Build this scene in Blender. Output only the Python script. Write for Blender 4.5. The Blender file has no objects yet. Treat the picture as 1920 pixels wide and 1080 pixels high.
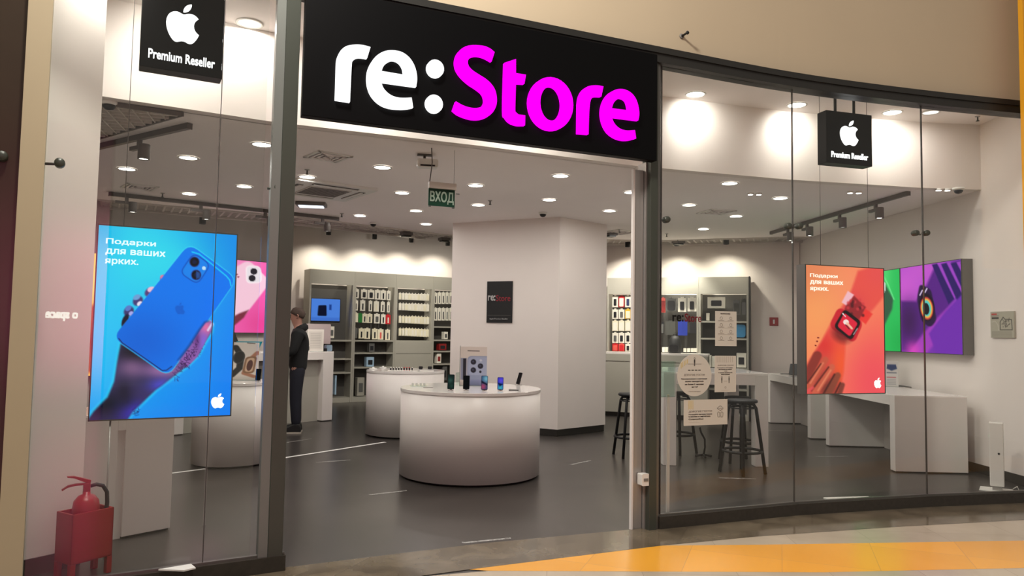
import bpy, bmesh, math, random
import numpy as np
from math import sin, cos, pi, radians, sqrt, atan2
from mathutils import Vector, Matrix
random.seed(7)
scene = bpy.context.scene
COL = scene.collection

# ------------------------------------------------------------------ camera
F = 1387.0
PITCH = radians(3.4)
ROLL = radians(0.95)
H = 1.5
cam_d = bpy.data.cameras.new('camera')
cam_d.sensor_width = 36.0
cam_d.lens = 36.0 * F / 1920.0
cam_d.clip_start = 0.05
cam = bpy.data.objects.new('camera', cam_d)
COL.objects.link(cam)
_f = np.array([0, cos(PITCH), sin(PITCH)])
_r0 = np.array([1.0, 0, 0]); _u0 = np.array([0, -sin(PITCH), cos(PITCH)])
_r = _r0 * cos(ROLL) + _u0 * sin(ROLL)
_u = -_r0 * sin(ROLL) + _u0 * cos(ROLL)
cam.matrix_world = Matrix(((_r[0], _u[0], -_f[0], 0), (_r[1], _u[1], -_f[1], 0), (_r[2], _u[2], -_f[2], H), (0, 0, 0, 1)))
scene.camera = cam

# ------------------------------------------------------------------ world and colour management
scene.view_settings.view_transform = 'Standard'
scene.view_settings.look = 'None'
scene.view_settings.gamma = 1
scene.view_settings.use_curve_mapping = False
scene.view_settings.exposure = 0.45
world = bpy.data.worlds.new('mall_ambient')
scene.world = world
world.use_nodes = True
world.node_tree.nodes['Background'].inputs[0].default_value = (1.0, 0.90, 0.78, 1)
world.node_tree.nodes['Background'].inputs[1].default_value = 0.27
try:
    scene.cycles.use_denoising = True
    scene.cycles.max_bounces = 10
    scene.cycles.transparent_max_bounces = 24
    scene.cycles.sample_clamp_indirect = 6.0
except Exception:
    pass

def lamp(kind, loc, power, color=(1, .95, .88), size=.2, aim=None, parent=None, name='lamp_light', **kw):
    d = bpy.data.lights.new(name, kind)
    d.energy = power; d.color = color
    if kind == 'AREA':
        d.shape = kw.get('shape', 'DISK'); d.size = size
        if 'size_y' in kw: d.size_y = kw['size_y']
        if 'spread' in kw: d.spread = radians(kw['spread'])
    elif kind == 'SPOT':
        d.shadow_soft_size = size; d.spot_size = radians(kw.get('cone', 60)); d.spot_blend = kw.get('blend', .6)
    else:
        d.shadow_soft_size = size
    o = bpy.data.objects.new(name, d); COL.objects.link(o)
    o.location = loc
    dr = Vector(aim) - Vector(loc) if aim is not None else Vector((0, 0, -1))
    o.rotation_euler = dr.to_track_quat('-Z', 'Y').to_euler()
    if parent is not None:
        o.location = Vector(loc) - parent.location
        o.parent = parent
    return o

# unseen lamps added high over the concourse, placed to light fascia and mall floor
MALL_W, SHOP_W = 1.0, 1.0
for i, (x, y, z, w_) in enumerate([(-2.4, 2.6, 6.6, 36), (-1.2, 2.6, 5.9, 175), (3.2, 3.0, 7.4, 23), (-5.0, -1.0, 12, 60), (-1.8, -1.0, 12, 60)]):
    lamp('AREA', (x, y, z), w_ * MALL_W, (1, .94, .86), .7, name='mall_fill_light', spread=60 if i == 2 else 178, aim=(.2, 5.3, 4.3) if i == 1 else None)

# ------------------------------------------------------------------ pixel helpers (read a point of the photograph on a known plane)
def ray(px, py): return _f + _r * ((px - 960) / F) + _u * ((540 - py) / F)
def Z(px, py, z):
    d = ray(px, py); t = (z - H) / d[2]; return Vector((d[0] * t, d[1] * t, z))
def Y(px, py, y):
    d = ray(px, py); t = y / d[1]; return Vector((d[0] * t, y, H + d[2] * t))

class VP:
    """vertical plane through a and b; s runs from a to b, y into the plane (away from the camera)"""
    def __init__(s, a, b):
        s.a = Vector((a[0], a[1], 0)); b = Vector((b[0], b[1], 0))
        s.L = (b - s.a).length; s.d = (b - s.a).normalized(); s.n = Vector((-s.d.y, s.d.x, 0))
        s.rot = atan2(s.d.y, s.d.x)
    def hit(s, px, py, off=0.0):
        """(s, z) of the photo point on the plane moved off metres toward the camera"""
        d = ray(px, py); D = Vector(d); o = s.a - s.n * off
        t = (o - Vector((0, 0, 0))).dot(s.n) / D.dot(s.n)
        p = D * t
        return (Vector((p.x, p.y, 0)) - s.a).dot(s.d), H + d[2] * t
    def pt(s, u, z=0.0, off=0.0):
        p = s.a + s.d * u - s.n * off
        return Vector((p.x, p.y, z))

# ------------------------------------------------------------------ materials
def lin(c):
    return tuple((v / 12.92 if v <= .04045 else ((v + .055) / 1.055) ** 2.4) for v in [k / 255. for k in c[:3]]) + (1,)
M = {}
def mat(name, rgb, rough=.5, metal=0.0, spec=.5, noise=0.0, scale=8.0, bump=0.0, coat=0.0, emit=None, es=0.0):
    m = bpy.data.materials.new(name); m.use_nodes = True
    nt = m.node_tree; b = nt.nodes['Principled BSDF']
    b.inputs['Base Color'].default_value = lin(rgb)
    b.inputs['Roughness'].default_value = rough; b.inputs['Metallic'].default_value = metal
    b.inputs['Specular IOR Level'].default_value = spec
    if coat: b.inputs['Coat Weight'].default_value = coat; b.inputs['Coat Roughness'].default_value = .08
    if emit: b.inputs['Emission Color'].default_value = lin(emit); b.inputs['Emission Strength'].default_value = es
    tc = nt.nodes.new('ShaderNodeTexCoord'); n = nt.nodes.new('ShaderNodeTexNoise')
    n.inputs['Scale'].default_value = scale; n.inputs['Detail'].default_value = 4
    nt.links.new(tc.outputs['Object'], n.inputs['Vector'])
    if noise:
        mx = nt.nodes.new('ShaderNodeMix'); mx.data_type = 'RGBA'
        c = lin(rgb)
        mx.inputs[6].default_value = tuple(v * (1 - noise) for v in c[:3]) + (1,)
        mx.inputs[7].default_value = tuple(min(1, v * (1 + noise)) for v in c[:3]) + (1,)
        nt.links.new(n.outputs['Fac'], mx.inputs[0]); nt.links.new(mx.outputs[2], b.inputs['Base Color'])
    if bump:
        bp = nt.nodes.new('ShaderNodeBump'); bp.inputs['Strength'].default_value = bump; bp.inputs['Distance'].default_value = .01
        nt.links.new(n.outputs['Fac'], bp.inputs['Height']); nt.links.new(bp.outputs[0], b.inputs['Normal'])
    M[name] = m
    return m
def emis(name, rgb, s=1.0):
    m = bpy.data.materials.new(name); m.use_nodes = True
    nt = m.node_tree; nt.nodes.clear()
    e = nt.nodes.new('ShaderNodeEmission'); e.inputs[0].default_value = lin(rgb); e.inputs[1].default_value = s
    o = nt.nodes.new('ShaderNodeOutputMaterial'); nt.links.new(e.outputs[0], o.inputs[0]); M[name] = m; return m

mat('paint_white', (234, 226, 220), .6, noise=.02, scale=3)
mat('paint_ceiling', (248, 241, 238), .75, noise=.02, scale=2)
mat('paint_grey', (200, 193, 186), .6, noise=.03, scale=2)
mat('paint_beige', (190, 174, 147), .75, noise=.05, scale=1.2)
mat('pillar_beige', (182, 168, 138), .7, noise=.05, scale=2)
mat('yellow_paint', (230, 165, 30), .5)
mat('brown_glass', (58, 46, 34), .25, spec=.5, noise=.1)
mat('white_lacquer', (246, 241, 237), .12, spec=.5, coat=.3)
mat('white_satin', (225, 219, 214), .35)
mat('white_plastic', (228, 226, 220), .4)
mat('steel', (120, 118, 114), .35, metal=.85, noise=.05, scale=20)
mat('steel_light', (176, 172, 168), .42, metal=.7)
mat('steel_grey', (118, 122, 117), .4, metal=.4)
mat('dark_steel', (66, 70, 62), .35, metal=.2, noise=.05)
mat('trim_black', (32, 31, 28), .45)
mat('gloss_black', (4, 4, 5), .45, spec=.12)
mat('black_matte', (16, 16, 17), .6)
mat('black_plastic', (22, 22, 24), .4)
mat('rail_grey', (92, 86, 82), .5)
mat('lamp_grey', (104, 98, 94), .5)
mat('void', (12, 11, 11), .9)
mat('grille', (205, 198, 190), .5)
mat('shelf_grey', (166, 163, 152), .5, noise=.02)
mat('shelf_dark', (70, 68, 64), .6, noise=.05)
mat('baseboard_dark', (44, 41, 38), .35)
mat('kerb_granite', (50, 46, 40), .15, noise=.3, scale=30, coat=.3)
mat('red_paint', (150, 26, 28), .35, spec=.5)
mat('red_dark', (140, 30, 30), .4)
mat('red_bright', (205, 30, 40), .45)
mat('coral', (224, 90, 80), .5)
mat('rubber', (24, 22, 20), .6)
mat('navy', (24, 26, 38), .85)
mat('jacket_black', (17, 19, 20), .8, bump=.3, scale=14, noise=.2)
mat('skin', (170, 125, 108), .55)
mat('hair_grey', (80, 66, 58), .9, noise=.3, scale=60)
mat('sneaker_black', (20, 20, 20), .6)
mat('sole_white', (190, 182, 168), .7)
mat('pack_white', (240, 236, 222), .45)
mat('pack_cream', (238, 232, 206), .45)
mat('pack_dark', (34, 34, 38), .4)
mat('pack_grey', (96, 96, 94), .5)
mat('pack_green', (30, 130, 50), .5)
mat('pack_yellow', (224, 184, 60), .5)
mat('pack_navy', (36, 52, 96), .5)
mat('pack_lilac', (172, 164, 190), .5)
mat('pack_blue', (40, 90, 190), .6)
mat('pack_sky', (60, 150, 205), .5)
mat('bag_blue', (22, 50, 160), .7)
mat('bag_grey', (74, 74, 70), .8)
mat('imac_silver', (190, 186, 182), .35, metal=.5)
mat('teal', (30, 165, 185), .4)
mat('sign_green', (14, 62, 44), .4)
mat('sign_letter', (205, 225, 210), .5)
mat('sticker_white', (206, 203, 192), .6)
mat('sticker_ink', (50, 48, 46), .7)
mat('ink_grey', (120, 116, 110), .7)
mat('ink_light', (178, 172, 160), .7)
mat('ink_yellow', (206, 186, 118), .7)
mat('floor_print', (232, 230, 226), .6)
mat('red_print', (150, 28, 46), .6)
mat('white_print', (220, 220, 218), .6)
mat('plan_paper', (176, 172, 158), .5)
mat('pale_blue', (170, 200, 225), .4)
mat('watch_strap', (150, 95, 70), .5)
mat('gold', (190, 140, 100), .3, metal=.6)
emis('lamp_on', (255, 250, 240), 9.0)
emis('lamp_dim', (255, 250, 240), 1.1)
emis('letter_white', (255, 255, 255), 1.2)
emis('letter_pink', (255, 0, 245), 1.25)
emis('logo_white', (255, 255, 255), 1.5)
emis('panel_light', (225, 235, 255), 2.0)
emis('led_green', (90, 255, 170), 1.5)
emis('glow_text', (215, 240, 250), 1.0)
emis('glow_text_warm', (255, 235, 215), 1.0)

# architectural glass: clear, thin, reflecting by Fresnel
def glassmat(name, tint, base=.02, mult=1.0, rough=0.0):
    m = bpy.data.materials.new(name); m.use_nodes = True
    nt = m.node_tree; nt.nodes.clear()
    t = nt.nodes.new('ShaderNodeBsdfTransparent'); t.inputs[0].default_value = tint
    g = nt.nodes.new('ShaderNodeBsdfGlossy'); g.inputs['Roughness'].default_value = rough; g.inputs[0].default_value = (1, 1, 1, 1)
    lw = nt.nodes.new('ShaderNodeLayerWeight'); lw.inputs[0].default_value = .5
    fr = nt.nodes.new('ShaderNodeMath'); fr.operation = 'POWER'; fr.inputs[1].default_value = 5
    nt.links.new(lw.outputs['Facing'], fr.inputs[0])
    ma = nt.nodes.new('ShaderNodeMath'); ma.operation = 'MULTIPLY_ADD'; ma.inputs[1].default_value = .9; ma.inputs[2].default_value = .026 * mult
    mx = nt.nodes.new('ShaderNodeMixShader'); o = nt.nodes.new('ShaderNodeOutputMaterial')
    nt.links.new(fr.outputs[0], ma.inputs[0]); nt.links.new(ma.outputs[0], mx.inputs[0])
    nt.links.new(t.outputs[0], mx.inputs[1]); nt.links.new(g.outputs[0], mx.inputs[2]); nt.links.new(mx.outputs[0], o.inputs[0])
    M[name] = m
glassmat('glass', (.955, .965, .955, 1))
glassmat('acrylic', (.86, .93, .90, 1), mult=1.5)
mat('glass_edge', (150, 160, 152), .2, spec=.8)
mat('silicone', (70, 66, 62), .4)

def floor_mat(name, c1, c2, rough, tile, joint, scale=1.5, rot=0.0, jc=None, coat=0.0, detail=8):
    m = bpy.data.materials.new(name); m.use_nodes = True
    nt = m.node_tree; b = nt.nodes['Principled BSDF']
    tc = nt.nodes.new('ShaderNodeTexCoord'); mp = nt.nodes.new('ShaderNodeMapping'); mp.inputs['Rotation'].default_value = (0, 0, rot)
    n = nt.nodes.new('ShaderNodeTexNoise'); n.inputs['Scale'].default_value = scale; n.inputs['Detail'].default_value = detail; n.inputs['Distortion'].default_value = .8
    br = nt.nodes.new('ShaderNodeTexBrick'); br.offset = 0; br.squash = 1
    br.inputs['Scale'].default_value = 1; br.inputs['Brick Width'].default_value = tile[0]; br.inputs['Row Height'].default_value = tile[1]
    br.inputs['Mortar Size'].default_value = joint; br.inputs['Mortar Smooth'].default_value = .1
    cr = nt.nodes.new('ShaderNodeValToRGB')
    cr.color_ramp.elements[0].position = .3; cr.color_ramp.elements[0].color = lin(c1)
    cr.color_ramp.elements[1].position = .7; cr.color_ramp.elements[1].color = lin(c2)
    br.inputs['Mortar'].default_value = lin(jc or c1)
    nt.links.new(tc.outputs['Object'], mp.inputs[0]); nt.links.new(mp.outputs[0], n.inputs['Vector']); nt.links.new(mp.outputs[0], br.inputs['Vector'])
    nt.links.new(n.outputs['Fac'], cr.inputs[0])
    hs = nt.nodes.new('ShaderNodeMix'); hs.data_type = 'RGBA'; hs.blend_type = 'MULTIPLY'; hs.inputs[0].default_value = 1
    hs.inputs[7].default_value = (.88, .88, .88, 1)
    nt.links.new(cr.outputs[0], hs.inputs[6])
    nt.links.new(cr.outputs[0], br.inputs['Color1']); nt.links.new(hs.outputs[2], br.inputs['Color2'])
    nt.links.new(br.outputs[0], b.inputs['Base Color'])
    b.inputs['Roughness'].default_value = rough
    if coat: b.inputs['Coat Weight'].default_value = coat; b.inputs['Coat Roughness'].default_value = .1
    M[name] = m
floor_mat('floor_shop', (54, 50, 47), (68, 63, 60), .28, (1.2, .6), .003, 1.2, radians(22), (58, 54, 51))
floor_mat('stone_dark', (84, 74, 60), (118, 106, 88), .12, (.9, 3.), .002, 4.0, radians(22), (70, 62, 52))
floor_mat('tile_light', (176, 162, 142), (190, 176, 156), .2, (.6, .6), .002, 2.0, radians(3), (150, 138, 122))
floor_mat('tile_yellow', (236, 164, 48), (244, 174, 58), .2, (.6, .6), .002, 1.0, radians(20), (200, 145, 66))

# ------------------------------------------------------------------ mesh builder
class MB:
    def __init__(s): s.v = []; s.f = []; s.m = []; s.mats = []; s.smooth = []
    def mi(s, mt):
        if mt not in s.mats: s.mats.append(mt)
        return s.mats.index(mt)
    def add(s, vs, fs, mt, smooth=False, tr=None):
        o = len(s.v)
        for v in vs:
            v = Vector(v)
            if tr is not None: v = tr @ v
            s.v.append(v)
        k = s.mi(mt)
        for f in fs:
            s.f.append([i + o for i in f]); s.m.append(k); s.smooth.append(smooth)
        return s
    def box(s, x0, x1, y0, y1, z0, z1, mt, tr=None):
        if x0 > x1: x0, x1 = x1, x0
        if y0 > y1: y0, y1 = y1, y0
        if z0 > z1: z0, z1 = z1, z0
        vs = [(x, y, z) for z in (z0, z1) for (x, y) in ((x0, y0), (x1, y0), (x1, y1), (x0, y1))]
        return s.add(vs, [(0, 3, 2, 1), (4, 5, 6, 7), (0, 1, 5, 4), (1, 2, 6, 5), (2, 3, 7, 6), (3, 0, 4, 7)], mt, tr=tr)
    def rbox(s, x0, x1, y0, y1, z0, z1, r, mt, axis='y', n=4, tr=None):
        """box with rounded corners in the plane across axis"""
        def ring(a0, a1, b0, b1):
            p = []
            for (cx, cy, a) in ((a1 - r, b1 - r, 0), (a0 + r, b1 - r, 90), (a0 + r, b0 + r, 180), (a1 - r, b0 + r, 270)):
                for i in range(n + 1):
                    t = radians(a + 90. * i / n); p.append((cx + r * cos(t), cy + r * sin(t)))
            return p
        if axis == 'y': return s.prism(ring(x0, x1, z0, z1), y0, y1, mt, 'y', tr)
        return s.prism(ring(x0, x1, y0, y1), z0, z1, mt, 'z', tr)
    def prism(s, p, h0, h1, mt, axis='z', tr=None):
        n = len(p)
        if axis == 'z': vs = [(a, b, h0) for a, b in p] + [(a, b, h1) for a, b in p]
        elif axis == 'y': vs = [(a, h0, b) for a, b in p] + [(a, h1, b) for a, b in p]
        else: vs = [(h0, a, b) for a, b in p] + [(h1, a, b) for a, b in p]
        fs = [list(range(n))[::-1], list(range(n, 2 * n))] + [(i, (i + 1) % n, n + (i + 1) % n, n + i) for i in range(n)]
        return s.add(vs, fs, mt, tr=tr)
    def lathe(s, prof, c, mt, n=32, tr=None, smooth=True):
        vs = []; fs = []
        for (r, z) in prof:
            for i in range(n):
                a = 2 * pi * i / n; vs.append((c[0] + r * cos(a), c[1] + r * sin(a), c[2] + z))
        for j in range(len(prof) - 1):
            for i in range(n):
                k = (i + 1) % n
                fs.append((j * n + i, j * n + k, (j + 1) * n + k, (j + 1) * n + i))
        s.add(vs, fs, mt, smooth, tr)
        o = len(s.v) - len(vs)
        for j, rev in ((0, True), (len(prof) - 1, False)):
            if prof[j][0] > 1e-5:
                f = [o + j * n + i for i in range(n)]
                s.f.append(f[::-1] if rev else f); s.m.append(s.mi(mt)); s.smooth.append(False)
        return s
    def tube(s, pts, r, mt, n=10, smooth=True, tr=None, closed=False):
        pts = [Vector(p) for p in pts]; rs = r if isinstance(r, (list, tuple)) else [r] * len(pts)
        vs = []; fs = []; up = None
        N = len(pts)
        for i, p in enumerate(pts):
            if closed: d = (pts[(i + 1) % N] - pts[i - 1]).normalized()
            else: d = (pts[min(i + 1, N - 1)] - pts[max(i - 1, 0)]).normalized()
            if up is None: up = Vector((0, 0, 1)) if abs(d.z) < .9 else Vector((1, 0, 0))
            a = d.cross(up).normalized(); b = a.cross(d).normalized(); up = b
            for k in range(n):
                t = 2 * pi * k / n; vs.append(p + (a * cos(t) + b * sin(t)) * rs[i])
        for i in range(N if closed else N - 1):
            i2 = (i + 1) % N
            for k in range(n): fs.append((i * n + k, i * n + (k + 1) % n, i2 * n + (k + 1) % n, i2 * n + k))
        if not closed: fs.append(list(range(n))[::-1]); fs.append([(N - 1) * n + k for k in range(n)])
        return s.add(vs, fs, mt, smooth, tr)
    def quad(s, pts, mt): return s.add(pts, [tuple(range(len(pts)))], mt)
    def build(s, name, parent=None, loc=None, rotz=0.0, bevel=0.0):
        me = bpy.data.meshes.new(name)
        me.from_pydata([tuple(v) for v in s.v], [], s.f)
        for k in s.mats: me.materials.append(M[k])
        me.polygons.foreach_set('material_index', s.m)
        me.polygons.foreach_set('use_smooth', s.smooth)
        me.update()
        bm = bmesh.new(); bm.from_mesh(me); bmesh.ops.recalc_face_normals(bm, faces=bm.faces); bm.to_mesh(me); bm.free()
        o = bpy.data.objects.new(name, me); COL.objects.link(o)
        if parent is not None: o.parent = parent
        if loc is not None: o.location = loc; o.rotation_euler = (0, 0, rotz)
        if bevel:
            b = o.modifiers.new('bevel', 'BEVEL'); b.width = bevel; b.segments = 2; b.limit_method = 'ANGLE'; b.angle_limit = radians(50)
        return o

def tag(o, label=None, cat=None, group=None, kind=None):
    if label: o['label'] = label
    if cat: o['category'] = cat
    if group: o['group'] = group
    if kind: o['kind'] = kind
    return o
def thing(name, label, cat, loc=(0, 0, 0), rotz=0.0, group=None):
    o = bpy.data.objects.new(name, None); COL.objects.link(o); o.empty_display_size = .1
    o.location = loc; o.rotation_euler = (0, 0, rotz)
    return tag(o, label, cat, group)
def struct(name, mb, label=None, bevel=0.0, loc=None, rotz=0.0, cat=None):
    o = mb.build(name, bevel=bevel, loc=loc, rotz=rotz); tag(o, label, cat, kind='structure'); return o
def copy_tree(o, parent=None):
    c = o.copy(); COL.objects.link(c)
    if parent is not None: c.parent = parent
    for ch in [k for k in COL.objects if k.parent is o]: copy_tree(ch, c)
    return c

# text and outline shapes -> (verts, faces) in x,y plane with thickness along z
def _curve_geo(cu):
    o = bpy.data.objects.new('tmp_shape', cu); COL.objects.link(o)
    bpy.context.view_layer.update()
    me = bpy.data.meshes.new_from_object(o.evaluated_get(bpy.context.evaluated_depsgraph_get()))
    vs = [tuple(v.co) for v in me.vertices]; fs = [tuple(p.vertices) for p in me.polygons]
    bpy.data.objects.remove(o); bpy.data.curves.remove(cu); bpy.data.meshes.remove(me)
    return vs, fs
_tc = {}
def text_geo(txt, bold=0.0, depth=.01, res=3, align='LEFT', spacing=1.0):
    k = (txt, bold, depth, res, align, spacing)
    if k not in _tc:
        c = bpy.data.curves.new('tmp_text', 'FONT'); c.body = txt; c.size = 1; c.extrude = depth
        c.offset = 0.0
        c.resolution_u = res; c.align_x = align; c.space_line = spacing
        vs, fs = _curve_geo(c)
        if bold:          # heavier strokes: the same outline laid four times, slightly shifted
            V2, F2_ = [], []
            for dx, dy in ((-bold, -bold), (bold, -bold), (bold, bold), (-bold, bold)):
                o_ = len(V2); V2 += [(v[0] + dx, v[1] + dy, v[2]) for v in vs]; F2_ += [tuple(i + o_ for i in f) for f in fs]
            vs, fs = V2, F2_
        _tc[k] = (vs, fs)
    return _tc[k]
def poly_geo(polys, depth=.01):
    c = bpy.data.curves.new('tmp_poly', 'CURVE'); c.dimensions = '2D'; c.fill_mode = 'BOTH'; c.extrude = depth
    for p in polys:
        sp = c.splines.new('POLY'); sp.points.add(len(p) - 1)
        for i, q in enumerate(p): sp.points[i].co = (q[0], q[1], 0, 1)
        sp.use_cyclic_u = True
    return _curve_geo(c)
def place2d(mb, geo, mt, x0, x1, z0, z1=None, yf=0.0, thick=.004, keep=True):
    """put flat shape geometry on the local xz plane: front face at y = yf - thick"""
    vs, fs = geo
    xs = [v[0] for v in vs]; ys = [v[1] for v in vs]; zs = [v[2] for v in vs]
    w = max(xs) - min(xs); h = max(ys) - min(ys)
    sx = (x1 - x0) / w; sz = sx if z1 is None else (z1 - z0) / h
    dz = max(max(zs) - min(zs), 1e-9)
    mx_, my_, mz_ = min(xs), min(ys), min(zs)
    out = [(x0 + (v[0] - mx_) * sx, yf - thick * (v[2] - mz_) / dz, z0 + (v[1] - my_) * sz) for v in vs]
    mb.add(out, fs, mt)
def smooth_poly(p, steps=4, ang=42):
    n = len(p); P = [Vector((a[0], a[1])) for a in p]; sharp = []
    for i in range(n):
        a = P[i] - P[i - 1]; b = P[(i + 1) % n] - P[i]
        sharp.append(a.angle(b, 0) > radians(ang))
    out = []
    for i in range(n):
        p0, p1, p2, p3 = P[i - 1], P[i], P[(i + 1) % n], P[(i + 2) % n]
        t1 = (p2 - p1) if sharp[i] else (p2 - p0) * .5
        t2 = (p2 - p1) if sharp[(i + 1) % n] else (p3 - p1) * .5
        for k in range(steps):
            t = k / steps; t2_, t3_ = t * t, t * t * t
            out.append(tuple(p1 * (2 * t3_ - 3 * t2_ + 1) + t1 * (t3_ - 2 * t2_ + t) + p2 * (-2 * t3_ + 3 * t2_) + t2 * (t3_ - t2_)))
    return out
def apple_logo():
    body = [((12.152, 6.896), ('c', -.948, 0, -2.415, -1.078, -3.96, -1.04), ('c', -2.04, .027, -3.91, 1.183, -4.961, 3.014),
             ('c', -2.117, 3.675, -.546, 9.103, 1.519, 12.09), ('c', 1.013, 1.454, 2.208, 3.09, 3.792, 3.039), ('c', 1.52, -.065, 2.09, -.987, 3.935, -.987),
             ('c', 1.831, 0, 2.35, .987, 3.96, .948), ('c', 1.637, -.026, 2.676, -1.48, 3.676, -2.948), ('c', 1.156, -1.688, 1.636, -3.325, 1.662, -3.415),
             ('c', -.039, -.013, -3.182, -1.221, -3.22, -4.857), ('c', -.026, -3.04, 2.48, -4.494, 2.597, -4.559), ('c', -1.429, -2.09, -3.623, -2.324, -4.39, -2.376),
             ('c', -2, -.156, -3.675, 1.09, -4.61, 1.09)),
            ((15.53, 3.83), ('c', .843, -1.012, 1.4, -2.427, 1.245, -3.83), ('c', -1.207, .052, -2.662, .805, -3.532, 1.818),
             ('c', -.78, .896, -1.454, 2.338, -1.273, 3.714), ('c', 1.338, .104, 2.715, -.688, 3.559, -1.701))]
    res = []
    for sub in body:
        x, y = sub[0]; pts = []
        for (_, a, b, c, d, e, f) in sub[1:]:
            for k in range(6):
                t = k / 6; u = 1 - t
                pts.append((u ** 3 * x + 3 * u * u * t * (x + a) + 3 * u * t * t * (x + c) + t ** 3 * (x + e),
                            -(u ** 3 * y + 3 * u * u * t * (y + b) + 3 * u * t * t * (y + d) + t ** 3 * (y + f))))
            x += e; y += f
        res.append(pts)
    return res
APPLE = poly_geo(apple_logo())

# ------------------------------------------------------------------ plan of the place
CEIL, UP, HEAD = 3.2, 3.95, 3.66
FAC = [(-2.70, 3.97), (-2.27, 4.218), (-1.81, 4.483), (-1.40, 4.72), (1.15, 5.84), (2.42, 6.36), (3.77, 6.76), (5.34, 7.12)]
BULK = [(-3.9, 5.0), (-3.08, 5.41), (-1.98, 6.03), (-.31, 6.70), (1.27, 7.42), (2.98, 7.94), (4.61, 8.26), (5.36, 8.32)]
RW0, RW1 = (5.345, 7.15), (5.16, 13.4)          # right wall
TROUGH_N = [(-6.3, 9.3), (-5.61, 9.95), (-3.29, 11.2), (-1.13, 13.05), (0.5, 13.4), (2.76, 13.3), (4.57, 12.6), (5.08, 12.5)]

# floor
m = MB(); m.quad([(-8, 3, -.002), (8, 3, -.002), (8, 18, -.002), (-8, 18, -.002)], 'floor_shop')
fl = struct('floor', m)
fl.location.z = 0
D1 = [(-3.6, 3.2), (-1.5, 4.15), (-.24, 4.76), (1.1, 5.36), (1.87, 5.64), (3.09, 5.99), (4.32, 6.29), (7.5, 6.9)]
THR = [(-3.4, 3.6), (-1.43, 4.72), (-.2, 5.33), (1.1, 5.84), (2.42, 6.36), (3.77, 6.76), (5.38, 7.12), (7.5, 7.5)]
Y1 = [(1.1, 5.36), (1.8, 5.42), (3.87, 5.65), (7.5, 6.0)]
Y2 = [(-.8, 4.52), (-.12, 4.74), (2.02, 4.82), (3.42, 4.98), (7.5, 5.3)]
m = MB(); m.quad([(x, y, .002) for x, y in D1] + [(x, y, .002) for x, y in THR[::-1]], 'stone_dark'); struct('trim_1', m, 'dark polished stone threshold band along the shopfront', cat='floor')
m = MB(); m.quad([(x, y, .001) for x, y in Y1] + [(x, y, .001) for x, y in D1[:3:-1]], 'tile_light')
m.quad([(-9, -9, .001), (9, -9, .001), (9, 5.4, .001)] + [(x, y, .001) for x, y in Y2[::-1]] + [(-1.5, 4.15, .001), (-3.6, 3.2, .001), (-9, 1.0, .001)], 'tile_light')
struct('floor_mall', m)
m = MB(); m.quad([(x, y, .0015) for x, y in Y2[1:]] + [(x, y, .0015) for x, y in Y1[::-1]] + [(-.24, 4.76, .0015)], 'tile_yellow')
struct('trim_2', m, 'orange yellow tiled band curving across the mall floor', cat='floor')

def wall(mb, a, b, z0, z1, mt, t=.12, side=1):
    """slab whose visible face runs a-b; thickness goes to the far side (side=1: left of a->b)"""
    a = Vector((a[0], a[1])); b = Vector((b[0], b[1])); d = (b - a).normalized(); n = Vector((-d.y, d.x)) * t * side
    mb.prism([tuple(a), tuple(b), tuple(b + n), tuple(a + n)], z0, z1, mt)

# fascia above the shopfront and header beam: one smooth curve
def curve_pts(P, n=10):
    P = [Vector((a[0], a[1])) for a in P]; out = []
    for i in range(1, len(P) - 2):
        for k in range(n):
            t = k / n; a, b, c, d = P[i - 1], P[i], P[i + 1], P[i + 2]
            out.append(.5 * ((2 * b) + (c - a) * t + (2 * a - 5 * b + 4 * c - d) * t * t + (3 * b - a - 3 * c + d) * t ** 3))
    out.append(P[-2]); return out
def ribbon(m, pts, off0, off1, z0, z1, mt):
    N = len(pts); vs = []; fs = []
    for i, p in enumerate(pts):
        d = (pts[min(i + 1, N - 1)] - pts[max(i - 1, 0)]).normalized(); nn = Vector((d.y, -d.x))
        for o_, z_ in ((off0, z0), (off1, z0), (off1, z1), (off0, z1)): q_ = p + nn * o_; vs.append((q_.x, q_.y, z_))
    for i in range(N - 1):
        for k in range(4): fs.append((i * 4 + k, i * 4 + (k + 1) % 4, i * 4 + 4 + (k + 1) % 4, i * 4 + 4 + k))
    fs += [(0, 1, 2, 3), tuple((N - 1) * 4 + k for k in (3, 2, 1, 0))]
    m.add(vs, fs, mt)
CV = curve_pts([(-7.5, .7), (-5.0, 2.6), (-3.0, 3.85), (-1.40, 4.72), (-.1, 5.30), (1.15, 5.84), (2.42, 6.36), (3.77, 6.76), (5.34, 7.12), (7.2, 7.5), (9, 7.8)])
m = MB(); ribbon(m, CV, 0, -.15, HEAD + .09, 6.5, 'paint_beige')
struct('wall_fascia', m)
m = MB(); CVh = [p_ for p_ in CV if -2.9 < p_.x < 5.4]
ribbon(m, CVh, .07, -.07, HEAD, HEAD + .1, 'trim_black'); ribbon(m, CVh, .085, .06, HEAD + .07, HEAD + .12, 'trim_black')
struct('trim_3', m, 'black header beam above the shop glass', cat='beam')
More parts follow.
